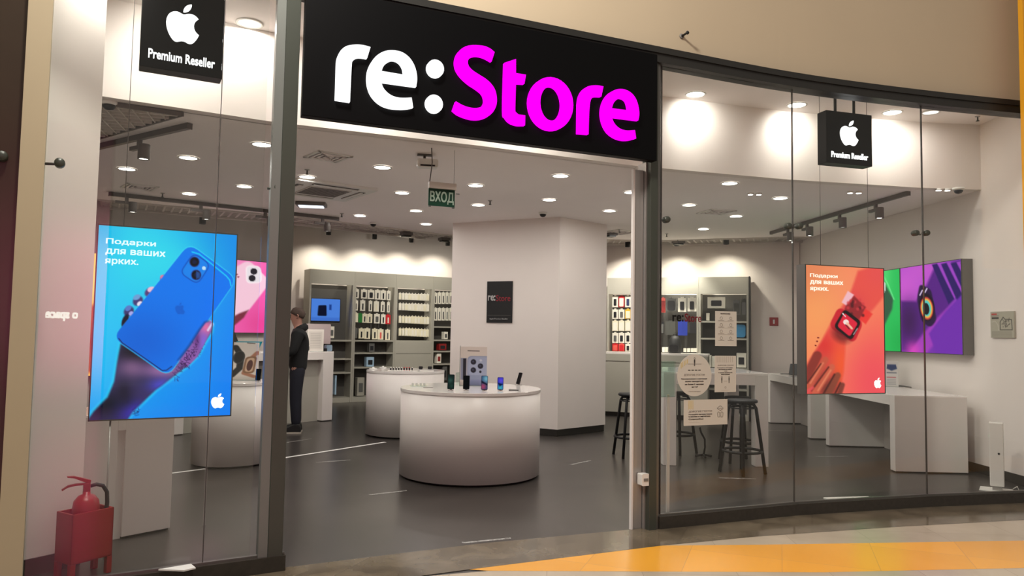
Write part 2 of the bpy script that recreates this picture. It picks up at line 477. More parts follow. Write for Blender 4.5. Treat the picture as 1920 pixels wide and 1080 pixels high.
# kerbs
for k, seg in enumerate([FAC[:4], FAC[4:]]):
    m = MB()
    for a, b in zip(seg[:-1], seg[1:]):
        p = VP(a, b); q = [tuple(p.pt(0, 0, .05)[:2]), tuple(p.pt(p.L, 0, .05)[:2]), tuple(p.pt(p.L, 0, -.05)[:2]), tuple(p.pt(0, 0, -.05)[:2])]
        m.prism(q, 0, .095, 'kerb_granite')
        q = [tuple(p.pt(0, 0, .014)[:2]), tuple(p.pt(p.L, 0, .014)[:2]), tuple(p.pt(p.L, 0, -.014)[:2]), tuple(p.pt(0, 0, -.014)[:2])]
        m.prism(q, .095, .106, 'steel')
    struct('baseboard_front_left' if k == 0 else 'baseboard_front_right', m, 'dark granite kerb under the glass', cat='kerb')

# interior ceiling, bulkhead, upper ceiling
m = MB()
poly = [(-6.8, 5.1)] + [(x, y + .12) for x, y in BULK] + TROUGH_N[::-1]
m.prism(poly, CEIL, CEIL + .06, 'paint_ceiling'); struct('ceiling', m)
m = MB()
for a, b in zip(BULK[:-1], BULK[1:]): wall(m, a, b, CEIL, UP + .05, 'paint_white', .12)
struct('wall_bulkhead', m)
m = MB()
off = .06
m.prism([(-4.3, 3.7)] + [(x, y + off) for x, y in FAC] + [(5.6, 8.45)] + [(x, y + .05) for x, y in BULK[::-1]], UP, UP + .06, 'paint_ceiling')
struct('ceiling_upper', m)

# walls
m = MB(); wall(m, RW0, RW1, 0.0, UP + .05, 'paint_white', .15, -1); struct('wall_right', m)
m = MB(); p = VP(RW0, RW1)
m.prism([tuple(p.pt(0, 0, -.0)[:2]), tuple(p.pt(p.L, 0, 0)[:2]), tuple((p.pt(p.L, 0, 0) - Vector((.012, 0, 0)))[:2]), tuple((p.pt(0, 0, 0) - Vector((.012, 0, 0)))[:2])], 0, .1, 'baseboard_dark'); struct('baseboard_right', m)
# back walls: right part behind the cabinets, middle hidden by the column, left part behind the shelving
BR0, BR1 = (1.55, 14.5), (5.15, 13.22)
SL = VP((-4.09, 14.8), (-1.42, 16.6))
BLa, BLb = SL.pt(-.25, 0, -.5), SL.pt(4.3, 0, -.5)
m = MB(); wall(m, BR0, BR1, 0, 4.1, 'paint_white'); struct('wall_back_right', m)
m = MB(); wall(m, BLa[:2], BLb[:2], 0, 4.1, 'paint_white'); wall(m, BLb[:2], BR0, 0, 4.1, 'paint_white'); struct('wall_back', m)
JL = (-3.95, 13.2)
m = MB(); wall(m, JL, BLa[:2], 0, 4.1, 'paint_white', .1); struct('wall_jog', m)
m = MB(); wall(m, (-6.75, 9.9), JL, 0, 4.1, 'paint_grey', .12); struct('wall_left_back', m)
m = MB(); wall(m, (-6.7, 4.4), (-6.75, 9.9), 0, 4.1, 'paint_grey', .12); struct('wall_left', m)
PW0, PW1 = (-2.98, 4.34), (-2.69, 4.74)
m = MB()
m.prism([PW0, PW1, (-2.95, 4.95), (-6.7, 5.0), (-6.7, 4.34)], 0, UP + .05, 'paint_white')
struct('wall_left_pilaster', m)
m = MB(); p = VP(PW0, PW1)
m.prism([tuple(p.pt(0, 0, .012)[:2]), tuple(p.pt(p.L, 0, .012)[:2]), tuple(p.pt(p.L, 0, 0)[:2]), tuple(p.pt(0, 0, 0)[:2])], 0, .1, 'baseboard_dark')
struct('baseboard_left', m)
m = MB(); m.prism([(-8, 8.5), (-8, 18), (7, 18), (7, 11.5)], 4.1, 4.15, 'void'); struct('ceiling_void', m)

# column in the middle of the shop
CA, CC, CD = (-.95, 11.62), (.69, 10.80), (1.47, 11.5)
CE = (-.17, 12.32)
m = MB(); m.prism([CA, CC, CD, CE], .1, CEIL + .02, 'paint_white')
o = struct('wall_column', m)
m = MB()
cx = sum(p[0] for p in (CA, CC, CD, CE)) / 4; cy = sum(p[1] for p in (CA, CC, CD, CE)) / 4
m.prism([((x - cx) * .985 + cx, (y - cy) * .985 + cy) for x, y in (CA, CC, CD, CE)], 0, .1, 'baseboard_dark'); struct('baseboard_column', m)

# ceiling grille strip in the trough
m = MB()
for a, b in zip(TROUGH_N[:-1], TROUGH_N[1:]):
    p = VP(a, b); n = max(2, int(p.L / .11)); wdt = .75 if p.a.x < 0 else .62
    for i in range(n):
        s0 = p.L * i / n; q = p.pt(s0, CEIL + .02); r = p.pt(s0, CEIL + .02, -wdt)
        m.prism([tuple(q[:2]), (q.x + .03, q.y), (r.x + .03, r.y), tuple(r[:2])], CEIL + .01, CEIL + .06, 'grille')
    for k in range(7):
        w = wdt * k / 6.0
        q = p.pt(0, 0, -w); r = p.pt(p.L, 0, -w)
        wall(m, q[:2], r[:2], CEIL + .01, CEIL + .06, 'grille', .025)
    q = p.pt(0, 0, .03); r = p.pt(p.L, 0, .03)
    wall(m, q[:2], r[:2], CEIL - .02, CEIL + .06, 'grille', .03)
    q = p.pt(0, 0, -wdt); r = p.pt(p.L, 0, -wdt)
    wall(m, q[:2], r[:2], CEIL - .02, CEIL + .08, 'grille', .03)
g = m.build('ceiling_grille'); tag(g, 'grey open lattice strip where the ceiling meets the back walls', 'ceiling grille')

# dark egg-crate patch of ceiling at the left
pa, pb, pc = Z(160, 182, CEIL), Z(345, 209, CEIL), Z(160, 262, CEIL)
m = MB(); zt = CEIL - .004
m.prism([tuple(pa[:2]), tuple(pb[:2]), tuple(pc[:2])], zt - .002, zt, 'void')
def in_tri(x, y):
    def sg(a, b): return (x - b[0]) * (a[1] - b[1]) - (a[0] - b[0]) * (y - b[1])
    s1, s2, s3 = sg(pa, pb), sg(pb, pc), sg(pc, pa)
    return (s1 >= 0 and s2 >= 0 and s3 >= 0) or (s1 <= 0 and s2 <= 0 and s3 <= 0)
for ang in (15, 105):
    dx, dy = cos(radians(ang)), sin(radians(ang))
    for k in range(-60, 60):
        bx, by = pa[0] - dy * k * .1, pa[1] + dx * k * .1
        run = [t * .01 for t in range(-500, 500) if in_tri(bx + dx * t * .01, by + dy * t * .01)]
        if len(run) > 2:
            a = (bx + dx * run[0], by + dy * run[0]); b = (bx + dx * run[-1], by + dy * run[-1])
            wall(m, a, b, zt - .03, zt - .002, 'grille', .012)
for a, b in ((pa, pb), (pb, pc), (pc, pa)): wall(m, a[:2], b[:2], zt - .035, zt, 'rail_grey', .015)
tag(m.build('ceiling_grille'), 'dark egg-crate ceiling panel in the upper left corner of the shop', 'ceiling grille')

# neighbouring front at the left edge: beige pillar and dark brown glazing
pA = VP((-3.6, 3.32), (-2.35, 4.10))
s0, _ = pA.hit(26, 500); s1, _ = pA.hit(73, 500)
m = MB(); m.box(s0, s1, -.06, .3, 0, 6.5, 'pillar_beige')
struct('trim_4', m, loc=pA.pt(0), rotz=pA.rot)
m = MB(); m.box(s0 - 1.6, s0, .0, .1, 0, 6.5, 'brown_glass')
struct('wall_neighbour', m, loc=pA.pt(0), rotz=pA.rot)
# yellow pilaster at the right edge
p = VP((4.72, 6.72), (5.6, 6.9)); s0, _ = p.hit(1913.5, 100)
m = MB(); m.box(s0 + .035, s0 + .6, 0, .05, 2.2, 6.5, 'yellow_paint'); struct('trim_5', m, 'yellow edge of the next shopfront', cat='pilaster', loc=p.pt(0), rotz=p.rot)

# ------------------------------------------------------------------ shopfront glass
NWIN = []
def glass_panel(a, b, label, z1=HEAD, t0=0.0, t1=0.0):
    p = VP(a, b)
    t = thing('window_%d' % (len(NWIN) + 1), label, 'glass panel', p.pt(0), p.rot, None); t['kind'] = 'structure'; NWIN.append(1)
    m = MB(); m.box(.006 + t0, p.L - .006 - t1, -.006, .006, .1, z1, 'glass'); m.build('pane', t)
    m = MB(); e_ = .004 if a[0] > 0 else .002; m.box(-e_ + t0, e_ + t0, -.007, .007, .1, z1, 'silicone'); m.build('edge', t)
    return t, p
for i, (a, b, lb) in enumerate([(FAC[0], FAC[2], 'tall clear glass panel in front of the blue lightbox'), (FAC[2], FAC[3], 'tall clear glass panel left of the steel entrance post'),
                    (FAC[4], FAC[5], 'tall clear glass panel carrying the paper notices'), (FAC[5], FAC[6], 'tall clear glass panel in front of the orange lightbox'), (FAC[6], FAC[7], 'rightmost tall clear glass panel before the white wall')]):
    glass_panel(a, b, lb, t0=.03 if 'notices' in lb else 0, t1=.20 if 'left of the steel' in lb else 0)

# entrance posts
def post(pl, s0, s1, label, zt, left):
    t = thing('entrance_post', label, 'post', pl.pt((s0 + s1) / 2), pl.rot)
    w = s1 - s0
    if left:
        m = MB(); m.box(-w / 2, -w * .1, -.045, .07, 0, zt, 'steel_grey'); m.build('cover_strip', t, bevel=.003)
        m = MB(); m.box(-w * .1, w / 2, -.05, .075, 0, zt, 'dark_steel'); m.build('profile', t, bevel=.003)
    else:
        m = MB(); m.box(-w / 2, w * .18, -.05, .07, 0, zt, 'dark_steel'); m.build('profile', t, bevel=.003)
        m = MB(); m.box(w * .18, w / 2, -.035, .05, 0, zt, 'steel'); m.build('cover_strip', t, bevel=.003)
        m = MB(); m.box(-w / 2 - .012, -w / 2, .0, .11, 0, zt - .8, 'steel_light'); m.build('side_plate', t)
    return t
DR = VP(FAC[3], FAC[4])
s0, _ = DR.hit(499, 600, .045); s1, _ = DR.hit(544.5, 600, .045)
post(DR, s0, s1, 'wide steel post left of the shop entrance', HEAD, True)
s0, _ = DR.hit(1219, 600, .05); s1, _ = DR.hit(1239, 600, .05)
sp0 = s0
post(DR, s0, s1, 'slim steel post right of the shop entrance', HEAD, False)
# narrow bright door profile beside right post
m = MB(); m.box(s0 - .115, s0 - .10, .02, .05, 0.0, 2.8, 'white_satin'); m.box(s0 - .10, s0 - .018, .03, .06, 0, 2.8, 'steel_light')
tag(m.build('door_profile', loc=DR.pt(0), rotz=DR.rot), 'narrow pale metal door profile beside the right entrance post', 'door profile')
sx, sz = DR.hit(1204, 898, .0)
t = thing('door_sensor', 'small white sensor box low on the right entrance post', 'sensor', DR.pt(sx, sz), DR.rot)
m = MB(); m.rbox(-.03, .04, -.045, .02, -.045, .045, .008, 'white_plastic'); m.build('housing', t)
m = MB(); m.box(-.015, .025, -.048, -.044, -.01, .012, 'ink_grey'); m.build('cover', t)

# clamp fittings on the glass
def fitting(px, py, pl, arms, label, off=.0):
    s, z = pl.hit(px, py, off)
    t = thing('glass_fitting', label, 'fitting', pl.pt(s, z, off), pl.rot, 'round clamp fittings on the shop glass')
    m = MB(); tr = Matrix.Rotation(pi / 2, 4, 'X')
    m.lathe([(.0, -.03), (.022, -.03), (.027, -.02), (.027, .02), (.022, .03), (0, .03)], (0, 0, 0), 'dark_steel', 16, tr=tr); m.build('disc', t)
    for dx in arms:
        m = MB(); m.tube([(0, .03, 0), (dx, .04, -.004)], .008, 'dark_steel', 8); m.build('rod', t)
PL = [VP(FAC[i], FAC[i + 1]) for i in range(len(FAC) - 1)]
fitting(112, 306, PL[0], (-.07,), 'round clamp fitting on the glass beside the beige pillar')
fitting(519, 352, PL[2], (-.05, .04), 'round clamp fitting on the glass beside the left entrance post')
fitting(1249, 412, PL[4], (-.06,), 'round clamp fitting on the glass beside the right entrance post')
fitting(1477, 424, PL[4], (.1,), 'left of the two round clamp fittings at the first glass joint')
fitting(1498, 424, PL[5], (), 'right of the two round clamp fittings at the first glass joint')
fitting(1716, 437, PL[5], (.1,), 'left of the two round clamp fittings at the last glass joint')
fitting(1736, 437, PL[6], (), 'right of the two round clamp fittings at the last glass joint')
fitting(4, 293, pA, (), 'round clamp fitting on the dark brown glazing', .02)
# sprinkler on the fascia
pf = VP(FAC[4], FAC[5]); s, z = pf.hit(1278, 68, 0)
t = thing('sprinkler', 'small sidewall sprinkler sticking out of the beige fascia', 'sprinkler', pf.pt(s, z), pf.rot)
m = MB(); tr = Matrix.Rotation(pi / 2, 4, 'X')
m.lathe([(0, 0), (.022, 0), (.018, .008), (0, .01)], (0, 0, 0), 'ink_grey', 16, tr=tr); m.build('escutcheon', t)
m = MB(); m.lathe([(0, .01), (.01, .01), (.007, .07), (.014, .074), (.014, .085), (0, .086)], (0, 0, 0), 'black_matte', 12, tr=tr); m.build('head', t)

# ------------------------------------------------------------------ main sign
SG = VP(DR.pt(0, 0, .13)[:2], DR.pt(DR.L, 0, .13)[:2])
sa, za = SG.hit(566, 218); sb, zb = SG.hit(1232, 300)
_, ztp = SG.hit(1232, 128)
zb0 = (za + zb) / 2
t = thing('shop_sign', 'long black shop sign with lit white re: and magenta Store lettering over the entrance', 'sign', SG.pt(sa, zb0), SG.rot)
W = sb - sa
m = MB(); m.box(0, W, 0, .075, 0, HEAD + .03 - zb0, 'gloss_black'); m.build('sign_box', t, bevel=.004)
def cropx(k, ox, oy, pts): return [(ox + x / k, oy + y / k) for x, y in pts]
LET = []
c2 = (6.75, 620, 60); c3 = (6.0, 840, 60); c4 = (6.352, 1030, 110)
def ell(cx, cy, rx, ry, sk=0, n=40): return [(cx + rx * cos(2 * pi * i / n), cy + ry * sin(2 * pi * i / n) + sk * rx * cos(2 * pi * i / n)) for i in range(n)]
LET.append(('letter_r', 'letter_white', [smooth_poly(cropx(*c2, [(60, 855), (68, 600), (75, 380), (92, 300), (130, 230), (190, 182), (260, 163), (350, 158), (430, 168), (505, 190), (462, 330), (400, 320), (350, 318), (310, 332), (280, 365), (268, 410), (258, 600), (245, 885)]))]))
LET.append(('letter_e', 'letter_white', [smooth_poly(cropx(*c2, [(1083, 692), (1095, 600), (1085, 500), (1050, 400), (990, 315), (910, 257), (830, 234), (740, 230), (650, 255), (570, 310), (510, 390), (472, 480), (460, 580), (470, 680), (505, 780), (570, 865), (650, 925), (740, 958), (840, 972), (950, 972), (1045, 955), (1025, 828), (930, 833), (840, 825), (770, 800), (710, 757), (665, 700), (638, 630)])),
                                         smooth_poly(cropx(*c2, [(645, 492), (665, 440), (700, 395), (745, 365), (785, 355), (840, 368), (885, 405), (915, 460), (928, 540)]))]))
LET.append(('colon_dot', 'letter_white', [cropx(*c2, ell(1328, 460, 107, 112, .1))]))
LET.append(('colon_dot', 'letter_white', [cropx(*c2, ell(1313, 907, 108, 115, .1))]))
LET.append(('letter_s', 'letter_pink', [smooth_poly(cropx(*c3, [(525, 225), (470, 182), (400, 155), (300, 146), (220, 155), (150, 190), (100, 250), (80, 325), (88, 400), (120, 465), (170, 525), (240, 585), (320, 638), (378, 685), (405, 735), (407, 795), (375, 840), (310, 855), (240, 847), (165, 822), (90, 780), (55, 880), (110, 925), (190, 960), (280, 982), (370, 980), (450, 950), (510, 895), (545, 820), (550, 740), (530, 650), (485, 580), (420, 522), (340, 472), (272, 425), (234, 380), (224, 330), (242, 290), (290, 270), (350, 269), (420, 290), (492, 330)]))]))
LET.append(('letter_t', 'letter_pink', [smooth_poly(cropx(*c3, [(638, 345), (765, 303), (765, 462), (878, 480), (860, 582), (765, 577), (757, 860), (765, 900), (795, 928), (870, 937), (867, 1050), (780, 1048), (700, 1018), (648, 960), (625, 880)]), ang=36)]))
LET.append(('letter_o', 'letter_pink', [ell(1033, 194.5, 42, 50, .06), ell(1033, 194, 19.8, 32, .12)]))
LET.append(('letter_r', 'letter_pink', [smooth_poly(cropx(*c4, [(340, 890), (343, 600), (346, 520), (358, 450), (390, 385), (440, 340), (500, 320), (580, 318), (645, 330), (620, 450), (545, 450), (507, 470), (487, 520), (475, 650), (467, 900)]))]))
LET.append(('letter_e', 'letter_pink', [smooth_poly(cropx(*c4, [(1060, 735), (1072, 660), (1062, 570), (1033, 480), (980, 410), (910, 370), (840, 360), (770, 377), (700, 425), (650, 500), (624, 590), (622, 680), (645, 780), (695, 870), (770, 933), (860, 967), (950, 970), (1035, 950), (1020, 850), (930, 855), (860, 840), (803, 802), (765, 750), (745, 695)])),
                                        smooth_poly(cropx(*c4, [(745, 590), (765, 530), (800, 490), (845, 467), (890, 480), (925, 520), (945, 615)]))]))
for nm, mt, polys in LET:
    pp = []
    for pol in polys:
        q = []
        for (x, y) in pol:
            s, z = SG.hit(x, y, .03); q.append((s - sa, z - zb0))
        pp.append(q)
    vs, fs = poly_geo(pp, .015)
    m = MB(); m.add([(v[0], -.015 - v[2], v[1]) for v in vs], fs, mt); m.build(nm, t)

# ------------------------------------------------------------------ hanging square signs
def hang_sign(pl, s0, s1, z0, z1, label, hooks):
    t = thing('hanging_sign', label, 'sign', pl.pt((s0 + s1) / 2, z0), pl.rot)
    w = s1 - s0; h = z1 - z0
    m = MB(); m.box(-w / 2, w / 2, 0, .13, 0, h, 'gloss_black'); m.build('sign_box', t, bevel=.006)
    m = MB(); place2d(m, APPLE, 'logo_white', -w * .21, w * .19, h * .36, h * .85, 0, .004); m.build('logo', t)
    m = MB(); place2d(m, text_geo('Premium Reseller', .018), 'logo_white', -w * .4, w * .4, h * .11, h * .225, 0, .004); m.build('lettering', t)
    for x in hooks:
        m = MB(); m.tube([(x, .065, h), (x, .065, UP - z0)], .014, 'black_plastic', 8); m.box(x - .05, x + .05, .04, .09, UP - z0 - .012, UP - z0, 'black_plastic'); m.build('hanger', t)
    return t
p = VP((-2.75, 4.63), (-1.8, 5.13))
s0, zz = p.hit(260, 137); s1, _ = p.hit(416, 163)
hang_sign(p, s0, s1, 3.21, 3.77, 'black hanging sign with white apple logo behind the left glass', (-.12, .12))
p = VP((2.4, 6.83), (4.0, 7.3))
s0, zb1 = p.hit(1550, 307); s1, zb2 = p.hit(1636, 310); _, zt1 = p.hit(1551, 206)
hang_sign(p, s0, s1, (zb1 + zb2) / 2, zt1, 'black hanging sign with white apple logo behind the right glass', (-.11, .11))
s2, _ = p.hit(1492, 175); s3, _ = p.hit(1663, 188)
m = MB(); m.box(s2, s3, .03, .1, UP - .045, UP - .001, 'grille')
tag(m.build('ceiling_rail', loc=p.pt(0), rotz=p.rot), 'grey ceiling rail that carries the right hanging sign', 'rail')

# ------------------------------------------------------------------ printed lightboxes: artwork baked as a colour grid
def sd_poly(X, Yv, pts):
    """signed distance (negative inside) to polygon, vectorised"""
    P = np.array(pts, float); n = len(P); d = np.full(X.shape, 1e9); ins = np.zeros(X.shape, bool)
    for i in range(n):
        a = P[i]; b = P[(i + 1) % n]; e = b - a
        wx = X - a[0]; wy = Yv - a[1]; tt = np.clip((wx * e[0] + wy * e[1]) / (e @ e + 1e-9), 0, 1)
        d = np.minimum(d, np.hypot(wx - e[0] * tt, wy - e[1] * tt))
        c = ((a[1] <= Yv) != (b[1] <= Yv)) & (X < (b[0] - a[0]) * (Yv - a[1]) / ((b[1] - a[1]) if abs(b[1] - a[1]) > 1e-9 else 1e-9) + a[0])
        ins ^= c
    return np.where(ins, -d, d)
class Art:
    def __init__(s, X, Yv): s.X, s.Y = X, Yv; s.c = np.zeros(X.shape + (3,))
    def fill(s, rgb): s.c[:] = rgb; return s
    def mix(s, mask, rgb, a=1.0):
        k = (np.clip(mask, 0, 1) * a)[..., None]; s.c = s.c * (1 - k) + np.array(rgb, float) * k
    def rad(s, cx, cy, r, rgb, a=1.0, ry=None):
        s.mix(np.exp(-(((s.X - cx) / r) ** 2 + ((s.Y - cy) / (ry or r)) ** 2)), rgb, a)
    def poly(s, pts, rgb, soft=1.0, a=1.0, grow=0.0):
        s.mix(.5 - (sd_poly(s.X, s.Y, pts) - grow) / (2 * soft), rgb, a)
    def ell(s, cx, cy, rx, ry, rgb, ang=0, soft=.15, a=1.0):
        t = radians(ang); dx = s.X - cx; dy = s.Y - cy; u = dx * cos(t) + dy * sin(t); v = -dx * sin(t) + dy * cos(t)
        s.mix((1 - np.hypot(u / rx, v / ry)) / soft + .5, rgb, a)
    def line(s, pts, w, rgb, soft=.8, a=1.0):
        d = np.full(s.X.shape, 1e9)
        for p, q in zip(pts[:-1], pts[1:]):
            ex, ey = q[0] - p[0], q[1] - p[1]; t = np.clip(((s.X - p[0]) * ex + (s.Y - p[1]) * ey) / (ex * ex + ey * ey + 1e-9), 0, 1)
            d = np.minimum(d, np.hypot(s.X - p[0] - ex * t, s.Y - p[1] - ey * t))
        s.mix(.5 - (d - w / 2) / (2 * soft), rgb, a)
def rquad(pts, r, n=5):
    """polygon with rounded corners"""
    out = []; N = len(pts)
    for i in range(N):
        p = Vector(pts[i]); a = (Vector(pts[i - 1]) - p).normalized(); b = (Vector(pts[(i + 1) % N]) - p).normalized()
        A = p + a * r; B = p + b * r
        for k in range(n + 1):
            t = k / n; out.append(tuple(A * (1 - t) ** 2 + p * 2 * t * (1 - t) + B * t * t))
    return out
art_mat = bpy.data.materials.new('printed_artwork'); art_mat.use_nodes = True
nt = art_mat.node_tree; nt.nodes.clear()
_at = nt.nodes.new('ShaderNodeAttribute'); _at.attribute_name = 'art'
_em = nt.nodes.new('ShaderNodeEmission'); _o = nt.nodes.new('ShaderNodeOutputMaterial'); _em.inputs[1].default_value = 0.8
nt.links.new(_at.outputs['Color'], _em.inputs[0]); nt.links.new(_em.outputs[0], _o.inputs[0])
art_matte = bpy.data.materials.new('printed_paper'); art_matte.use_nodes = True
nt = art_matte.node_tree; _at = nt.nodes.new('ShaderNodeAttribute'); _at.attribute_name = 'art'
nt.links.new(_at.outputs['Color'], nt.nodes['Principled BSDF'].inputs['Base Color'])
def art_face(parent, w, h, nx, fn, quad, y=-.002, x0=0.0, z0=0.0, name='print', lit=True, swap=False):
    """grid w x h on the local xz plane; fn paints in the coordinates of quad (TL, TR, BR, BL)"""
    nz = int(nx * h / w); u, v = np.meshgrid(np.linspace(0, 1, nx), np.linspace(0, 1, nz))
    q = np.array(quad, float)
    top = q[0][None, None] * (1 - u[..., None]) + q[1][None, None] * u[..., None]
    bot = q[3][None, None] * (1 - u[..., None]) + q[2][None, None] * u[..., None]
    P = top * (1 - v[..., None]) + bot * v[..., None]
    art = Art(P[..., 0], P[..., 1]); fn(art)
    c = np.clip(art.c / 255., 0, 1); c = np.where(c <= .04045, c / 12.92, ((c + .055) / 1.055) ** 2.4)
    me = bpy.data.meshes.new(name)
    co = np.stack([x0 + u * w, np.full(u.shape, y), z0 + (1 - v) * h], -1).reshape(-1, 3)
    idx = np.arange(nx * nz).reshape(nz, nx)
    fs = np.stack([idx[:-1, :-1], idx[1:, :-1], idx[1:, 1:], idx[:-1, 1:]], -1).reshape(-1, 4)
    me.from_pydata(co.tolist(), [], fs.tolist())
    at = me.color_attributes.new('art', 'FLOAT_COLOR', 'POINT')
    at.data.foreach_set('color', np.concatenate([c.reshape(-1, 3), np.ones((nx * nz, 1))], 1).ravel())
    me.materials.append(art_mat if lit else art_matte)
    o = bpy.data.objects.new(name, me); COL.objects.link(o); o.parent = parent
    return o

def lightbox(pl, s0, s1, z0, z1, label, fn, quad, depth=.1, nx=150, frame='dark_steel', side='steel'):
    w = s1 - s0; h = z1 - z0
    t = thing('lightbox_poster', label, 'poster', pl.pt(s0, z0), pl.rot)
    m = MB(); m.box(0, w, .002, depth, 0, h, side)
    m.build('housing', t)
    m = MB(); e = .008
    for a in ((0, w, 0, e), (0, w, h - e, h), (0, e, e, h - e), (w - e, w, e, h - e)): m.box(a[0], a[1], -.006, .002, a[2], a[3], frame)
    m.build('frame', t)
    art_face(t, w - 2 * e, h - 2 * e, nx, fn, quad, -.001, e, e)
    return t, w, h
def poster_text(t, w, h, warm=False):
    mt = 'glow_text_warm' if warm else 'glow_text'
    for i, (tx, x1) in enumerate((('Подарки', .40), ('для ваших', .47), ('ярких.', .285))):
        m = MB(); vs, fs = text_geo(tx, .02, res=4)
        place2d(m, (vs, fs), mt, w * .06, w * x1, h * (.895 - .052 * i), h * (.93 - .052 * i), -.001, .003); m.build('lettering', t)
def poster_logo(t, w, h, cx, cz, r):
    m = MB(); place2d(m, APPLE, 'logo_white', cx - r * .85, cx + r * .85, cz - r, cz + r, -.001, .003); m.build('logo', t)

# --- blue one behind the left glass
def art_blue(A):
    A.fill((0, 120, 245))
    A.rad(230, 470, 170, (45, 215, 240), .95, 260); A.rad(330, 480, 90, (60, 240, 240), .55, 60); A.rad(190, 430, 40, (30, 170, 230), .5)
    A.rad(180, 640, 60, (50, 200, 250), .7, 200); A.rad(430, 440, 80, (0, 140, 225), .5)
    # wrist and palm
    palm = [(150, 800), (170, 772), (196, 745), (208, 715), (214, 680), (222, 640), (232, 600), (250, 640), (300, 690), (330, 672), (350, 645), (372, 610), (388, 601), (397, 606), (395, 620), (382, 640), (368, 664), (345, 685), (315, 708), (285, 730), (262, 752), (240, 772), (222, 800)]
    A.poly(palm, (40, 215, 255), 2.5, .8, 4)
    A.poly(palm, (58, 48, 92), 2.0)
    inside = np.clip(.5 - sd_poly(A.X, A.Y, palm) / 8, 0, 1)
    def g(cx, cy, rx, ry, rgb, a):
        A.mix(inside * np.exp(-(((A.X - cx) / rx) ** 2 + ((A.Y - cy) / ry) ** 2)), rgb, a)
    g(200, 760, 40, 26, (20, 22, 34), 1); g(245, 662, 32, 22, (18, 14, 26), 1); g(240, 690, 26, 20, (125, 90, 130), .9); g(270, 715, 30, 14, (45, 40, 70), .8)
    g(300, 694, 40, 14, (160, 110, 165), .9); g(345, 665, 30, 26, (150, 100, 190), .9); g(388, 608, 14, 16, (225, 120, 180), 1); g(250, 775, 34, 22, (60, 50, 200), .9); g(300, 722, 30, 14, (80, 80, 230), .8)
    g(225, 735, 16, 26, (30, 26, 45), .8)
    rs = np.random.RandomState(3)
    for _ in range(70):
        t_ = rs.rand(); x = 322 + 52 * t_ + rs.randn() * 5; y = 700 - 56 * t_ + rs.randn() * 6
        A.line([(x, y), (x + rs.randn() * 4, y + rs.randn() * 4)], .7, (40, 10, 70), .7, .8)
    for _ in range(18):
        x = 240 + 12 * rs.rand(); y = 765 + 14 * rs.rand(); A.line([(x, y), (x + 5 * rs.rand(), y - 3 * rs.rand())], .6, (20, 10, 60), .7, .8)
    A.line([(392, 600), (397, 606), (386, 622)], 5, (215, 200, 240), 1.5, .9)
    # phone
    ph = rquad([(352, 452), (447, 520), (308, 704), (207, 632)], 20)
    A.poly(ph, (60, 220, 250), .8, .8, 1.6); A.poly(ph, (0, 118, 240), .8)
    ins = np.clip(.5 - sd_poly(A.X, A.Y, ph) / 4, 0, 1)
    A.mix(ins * np.exp(-(((A.X - 260) / 80) ** 2 + ((A.Y - 640) / 60) ** 2)), (4, 96, 214), .9)
    A.mix(ins * np.exp(-(((A.X - 420) / 50) ** 2 + ((A.Y - 600) / 70) ** 2)), (0, 112, 250), .7)
    A.line([(358, 468), (372, 472), (426, 514), (433, 522), (435, 532)], 2.2, (20, 215, 255), 1.0)
    A.line([(218, 634), (224, 642), (298, 694), (306, 693), (316, 686)], 1.6, (10, 20, 60), .9, .9)
    cb = rquad([(361, 470), (394, 492), (368, 530), (334, 508)], 13)
    A.poly(cb, (0, 80, 190), .8, 1, 1.2); A.poly(cb, (14, 130, 238), .8, 1, -1)
    for (x, y) in ((362.5, 487), (365.5, 512)):
        A.ell(x, y, 10.2, 10.2, (40, 60, 140)); A.ell(x, y, 8.6, 8.6, (4, 6, 20)); A.ell(x, y, 4, 4, (10, 20, 60))
    A.poly([(365.5, 504), (373, 508), (373, 517), (365.5, 520)], (40, 90, 170), 1, .8)
    A.ell(381, 499, 3.8, 3.6, (190, 225, 250))
    for pol in apple_logo():
        A.poly([(333 + (x - 12) * .95 - (y + 12) * .12, 576 - (y + 12) * .95) for x, y in pol], (0, 92, 205), .8, .9)
    # fingers behind the far edge
    for (x, y, rx, ry, c, a_) in ((302, 519, 6.5, 8, (160, 100, 170), 30), (300, 516, 4, 4, (225, 120, 160), 0), (276, 545, 11, 8, (90, 60, 120), -40), (279, 540, 8, 5.5, (240, 190, 220), -20),
                                  (254, 562, 11, 9, (70, 60, 120), -45), (252, 555, 8, 5, (110, 160, 215), -30), (257, 567, 6, 4, (235, 225, 245), -40), (237, 582, 11, 9, (60, 55, 110), -50), (236, 576, 7, 5, (90, 120, 200), -40), (241, 586, 5, 4, (170, 170, 240), -50),
                                  (230, 600, 6, 14, (20, 16, 40), 20)):
        msk = np.clip(.5 + (sd_poly(A.X, A.Y, ph)) / 1.5, 0, 1)
        tt = radians(a_); dx = A.X - x; dy = A.Y - y; u_ = dx * cos(tt) + dy * sin(tt); v_ = -dx * sin(tt) + dy * cos(tt)
        A.mix(msk * np.clip((1 - np.hypot(u_ / rx, v_ / ry)) / .35 + .3, 0, 1), c)
    # thumb over the phone
    th = [(330, 676), (352, 648), (372, 618), (384, 603), (394, 600), (398, 606), (392, 622), (380, 644), (366, 668), (345, 688)]
    A.poly([(x - 3, y - 2) for x, y in th[:6]] + [(360, 660)], (10, 30, 90), 2.5, .6)
    A.poly(th, (140, 90, 170), 1.2)
    tin = np.clip(.5 - sd_poly(A.X, A.Y, th) / 4, 0, 1)
    A.mix(tin * np.exp(-(((A.X - 384) / 12) ** 2 + ((A.Y - 612) / 13) ** 2)), (230, 110, 160))
    A.mix(tin * np.exp(-(((A.X - 366) / 6) ** 2 + ((A.Y - 634) / 16) ** 2)), (90, 40, 110), .8)
